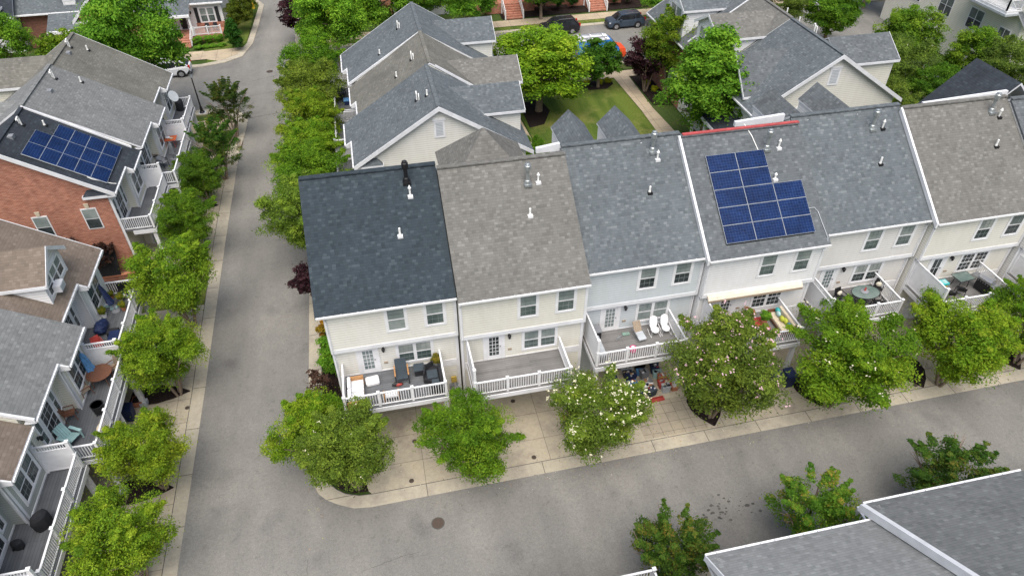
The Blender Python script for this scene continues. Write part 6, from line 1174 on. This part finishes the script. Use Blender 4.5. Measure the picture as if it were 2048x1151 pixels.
bin_(-13.1, 41.9, 'black wheelie bin on the driveway beside the large lime tree', 'black', R(80)); bin_(-13.3, 53.6, 'black bin on the left driveway, nearer of the two by the dark trees', 'black', R(80)); bin_(-13.2, 56.8, 'black bin on the left driveway near the street corner', 'black', R(90))
bin_(-15.6, 28.9, 'navy bin under the round table deck', 'navy', R(90)); bin_(-16.0, 22.6, 'navy bin under the lower left deck', 'navy', R(90)); bin_(-15.9, 21.6, 'second navy bin under the lower left deck, nearer the photo bottom', 'navy', R(90)); bin_(21.3, 23.4, 'blue bin behind the flowering tree under the white house deck', 'navy'); bin_(20.5, 23.5, 'blue bin left of the other one under the white house deck', 'navy'); bin_(11.2, 25.3, 'blue bin under the left part of the pale blue house deck', 'navy')
t = thing('planter', 'square terracotta planter by the bark bed below the round table deck', 'planter', (-15.3, 29.9, 0)); q = MB(); q.hexa([(-.2, -.2, 0), (.2, -.2, 0), (.2, .2, 0), (-.2, .2, 0), (-.28, -.28, .45), (.28, -.28, .45), (.28, .28, .45), (-.28, .28, .45)], 'terra'); q.build('pot', t); q = MB(); q.box(-.24, .24, -.24, .24, .44, .455, 'mulch'); q.build('soil', t)
t = thing('utility_box', 'pale green utility box on the grass beside the large lime tree', 'utility box', (-15.2, 34.9, 0)); q = MB(); q.box(-.4, .4, -.35, .35, 0, .7, 'ugrey'); q.build('cabinet', t, bevel=.03); q = MB(); q.hexa([(-.42, -.37, .7), (.42, -.37, .7), (.42, .37, .7), (-.42, .37, .7), (-.36, -.3, .8), (.36, -.3, .8), (.36, .3, .8), (-.36, .3, .8)], 'ugrey'); q.build('lid', t)
t = thing('window_well_cover', 'black slatted panel leaning on the brick end wall', 'panel', (-19.05, 42.2, 0)); q = MB(); q.hexa([(-.65, -.35, .45), (.65, -.35, .45), (.65, -.28, .45), (-.65, -.28, .45), (-.65, .5, 2.4), (.65, .5, 2.4), (.65, .57, 2.4), (-.65, .57, 2.4)], 'black')
for i in range(9): q.bar((-.6 + i * .15, -.37, .5), (-.6 + i * .15, .46, 2.4), .02, .02, 'blackf')
q.build('panel', t)
t = thing('retaining_wall', 'low brick ledge at the foot of the brick end wall', 'wall', (-19, 42.0, 0)); q = MB(); q.box(-2.5, 1.9, -.15, .1, 0, .4, 'brick'); q.box(-2.5, 1.9, -.18, .12, .4, .47, 'terra'); q.build('wall', t)
# left decks
covered_grill(-16.2, 60.9, D, 'covered black grill on the farthest left deck', .95, R(90)); covered_grill(-16.55, 20.5, D, 'covered black grill on the lower left deck', .85, R(60)); covered_grill(-17.3, 19.6, D, 'small covered smoker against the lower left house wall', .5)
umbrella(-16.35, 55.7, D, 'tall folded black umbrella on the middle left deck', 'blackf', 2.7, (-.25, -.1), r=.24)
rtable(-16.0, 54.3, D, .55, .45, 'red patio table piled with things on the middle left deck', 'orange', 'red', square=True); t = thing('serving_tray', 'white dishes on the red patio table', 'dishes', (-16.0, 54.3, D + .74)); q = MB(); q.blob((-.1, .1, .05), (.2, .15, .07), 'white', 2, jit=.3); q.blob((.15, -.1, .05), (.15, .1, .06), 'beige', 3, jit=.3); q.build('dish', t)
chair(-16.75, 52.3, D, 1.4, 'dark wicker chair by the patio door of the middle left deck', 'dwood', 'blackf'); chair(-16.1, 51.2, D, 1.0, 'black chair near the rail of the middle left deck', 'black', 'grey'); umbrella(-15.6, 52.3, D, 'folded grey parasol lying toward the rail of the middle left deck', 'grey', 1.5, (.2, -.3))
# brown roof house deck
umbrella(-16.35, 34.6, D, 'folded navy umbrella leaning on the brown roof house deck', 'navy', 1.7, (-.5, .5)); 
t = thing('covered_furniture', 'furniture under a navy cover against the brown roof house wall', 'cover', (-16.75, 33.0, D)); q = MB(); q.blob((0, 0, .3), (.35, .6, .35), 'navy', 6, 12, 6, .15); q.build('cover', t)
t = thing('covered_furniture', 'navy covered box by the rail of the brown roof house deck', 'cover', (-15.8, 31.9, D)); q = MB(); q.box(-.28, .28, -.4, .4, 0, .55, 'navy'); q.build('cover', t, bevel=.06); q = MB(); q.box(-.5, .1, .3, .75, .0, .42, 'blackf'); q.build('side_box', t, bevel=.03)
chair(-16.5, 31.4, D, .6, 'red plastic chair on the brown roof house deck', 'red', 'red', h=.8); chair(-17.0, 31.0, D, 2.6, 'black metal chair near the red one', 'black', 'grey')
for x, y, s_, lb, m_ in ((-16.9, 34.2, .35, 'white pot with dry plant beside the navy umbrella', 'white'), (-16.2, 35.4, .3, 'potted plant near the far rail of the brown roof house deck', 'grey'), (-15.9, 34.6, .3, 'small pot with trailing stems by the rail', 'terra'), (-16.8, 35.9, .25, 'small pot in the far corner of the brown roof house deck', 'terra')): potted(x, y, D, lb, s_, m_, (1.6, .8, 1))
t = thing('garden_bench', 'black bench with clutter at the far end of the brown roof house deck', 'bench', (-15.9, 35.9, D), 0); q = MB(); q.box(-.5, .5, -.2, .2, .38, .43, 'black'); q.build('seat', t); q = MB(); q.box(-.5, .5, .18, .22, .43, .85, 'black'); q.build('backrest', t); q = MB()
for k in range(9): q.blob((random.uniform(-.5, .5), random.uniform(-.4, .2), random.uniform(.1, .6)), (.09, .07, .06), random.choice(['white', 'lgrey', 'mint', 'beige']), k, 6, 4, .3)
q.build('clutter', t)
for x, y in ((-16.9, 35.2), (-16.5, 34.9)):
    t = thing('plant_saucer', 'pale green tray of seedlings on the brown roof house deck', 'tray', (x, y, D), 0, 'seedling trays'); q = MB(); q.box(-.2, .2, -.15, .15, 0, .12, 'mint'); q.build('tray', t); q = MB(); q.blob((0, 0, .14), (.16, .12, .06), 'lgrey', 4, jit=.3); q.build('seedling', t)
# light grey roof house deck
rtable(-15.85, 28.85, D, .62, .62, 'round brown glass patio table on the curved rail deck', 'dwood', 'dwood'); umbrella(-16.3, 29.2, D, 'folded light blue umbrella standing at the round brown table', 'blue_f', 2.0, (-.05, -.05), r=.2)
chair(-15.4, 29.4, D, -.8, 'brown metal chair beyond the round table', 'dwood', 'tanr', h=.95); chair(-16.5, 28.1, D, 2.3, 'brown metal chair in front of the round table', 'dwood', 'tanr', h=.95); chair(-16.85, 26.6, D, 1.8, 'brown metal chair at the corner of the house wall', 'dwood', 'dwood', h=.95)
t = thing('fire_pit', 'black round fire barrel by the rail of the round table deck', 'fire pit', (-15.55, 26.7, D)); q = MB(); q.lathe((0, 0, 0), [(.26, .12), (.3, .6), (.32, .62), (.27, .62), (.25, .5), (.02, .48)], 'black', 18); q.build('body', t)
for k in range(3): q = MB(); q.bar((.22 * math.cos(k * 2.1), .22 * math.sin(k * 2.1), .15), (.27 * math.cos(k * 2.1), .27 * math.sin(k * 2.1), 0), .03, .03, 'black'); q.build('leg', t)
t = thing('folded_rug', 'tan bundle lying against the rail of the round table deck', 'bundle', (-15.3, 25.6, D)); q = MB(); q.blob((0, 0, .12), (.16, .48, .14), 'beige', 8, 10, 6, .2); q.build('bundle', t)
t = thing('adirondack_chair', 'pale teal adirondack chair by the patio door', 'chair', (-16.5, 25.1, D), R(60)); q = MB(); q.hexa([(-.28, -.35, .34), (.28, -.35, .34), (.28, .2, .22), (-.28, .2, .22), (-.28, -.35, .38), (.28, -.35, .38), (.28, .2, .26), (-.28, .2, .26)], 'mint'); q.build('seat', t); q = MB()
for i in range(5): q.hexa([(-.28 + i * .115, .18, .2), (-.18 + i * .115, .18, .2), (-.18 + i * .115, .21, .2), (-.28 + i * .115, .21, .2), (-.28 + i * .115, .48, .92 + .06 * math.sin(i * .78)), (-.18 + i * .115, .48, .92 + .06 * math.sin(i * .78)), (-.18 + i * .115, .51, .92), (-.28 + i * .115, .51, .92)], 'mint')
q.build('backrest', t)
for s in (-1, 1): q = MB(); q.box(s * .3, s * .44, -.4, .3, .52, .56, 'mint'); q.build('armrest', t); q = MB(); q.box(s * .33, s * .38, -.38, -.3, 0, .52, 'mint'); q.bar((s * .33, -.3, .3), (s * .33, .5, .03), .04, .1, 'mint'); q.build('leg', t)
# middle block decks
chair(-2.4, 60.9, D, 1.6, 'black chair on the far middle deck beside the round black table', 'black'); rtable(-2.6, 59.4 + .9, D, .5, .5, 'round black table on the far middle deck', 'black', 'black'); chair(-2.7, 59.6, D, 3.0, 'black chair in front of the round black table', 'black')
t = thing('cooler', 'blue cooler box on the far middle deck', 'cooler', (-2.1, 58.9, D)); q = MB(); q.box(-.25, .25, -.3, .3, 0, .35, 'navy'); q.build('body', t, bevel=.02); q = MB(); q.box(-.27, .27, -.32, .32, .35, .42, 'blue_f'); q.build('lid', t, bevel=.02)
chair(-2.2, 53.6, D, 1.6, 'black chair alone on the second middle deck', 'black', 'blackf', h=.95)
t = thing('bag', 'black bag on the rear of the white hatchback', 'bag', (-18.5, 76.6, 1.08)); q = MB(); q.blob((0, 0, .12), (.25, .3, .16), 'black', 3, jit=.15); q.build('body', t)
for i, (x, y) in enumerate(((-17.3, 86.5), (-16.4, 86.5))): chair(x, y, .7, 0, 'dark chair on the brick porch behind the white railing', 'black', 'blackf', group='porch chairs')
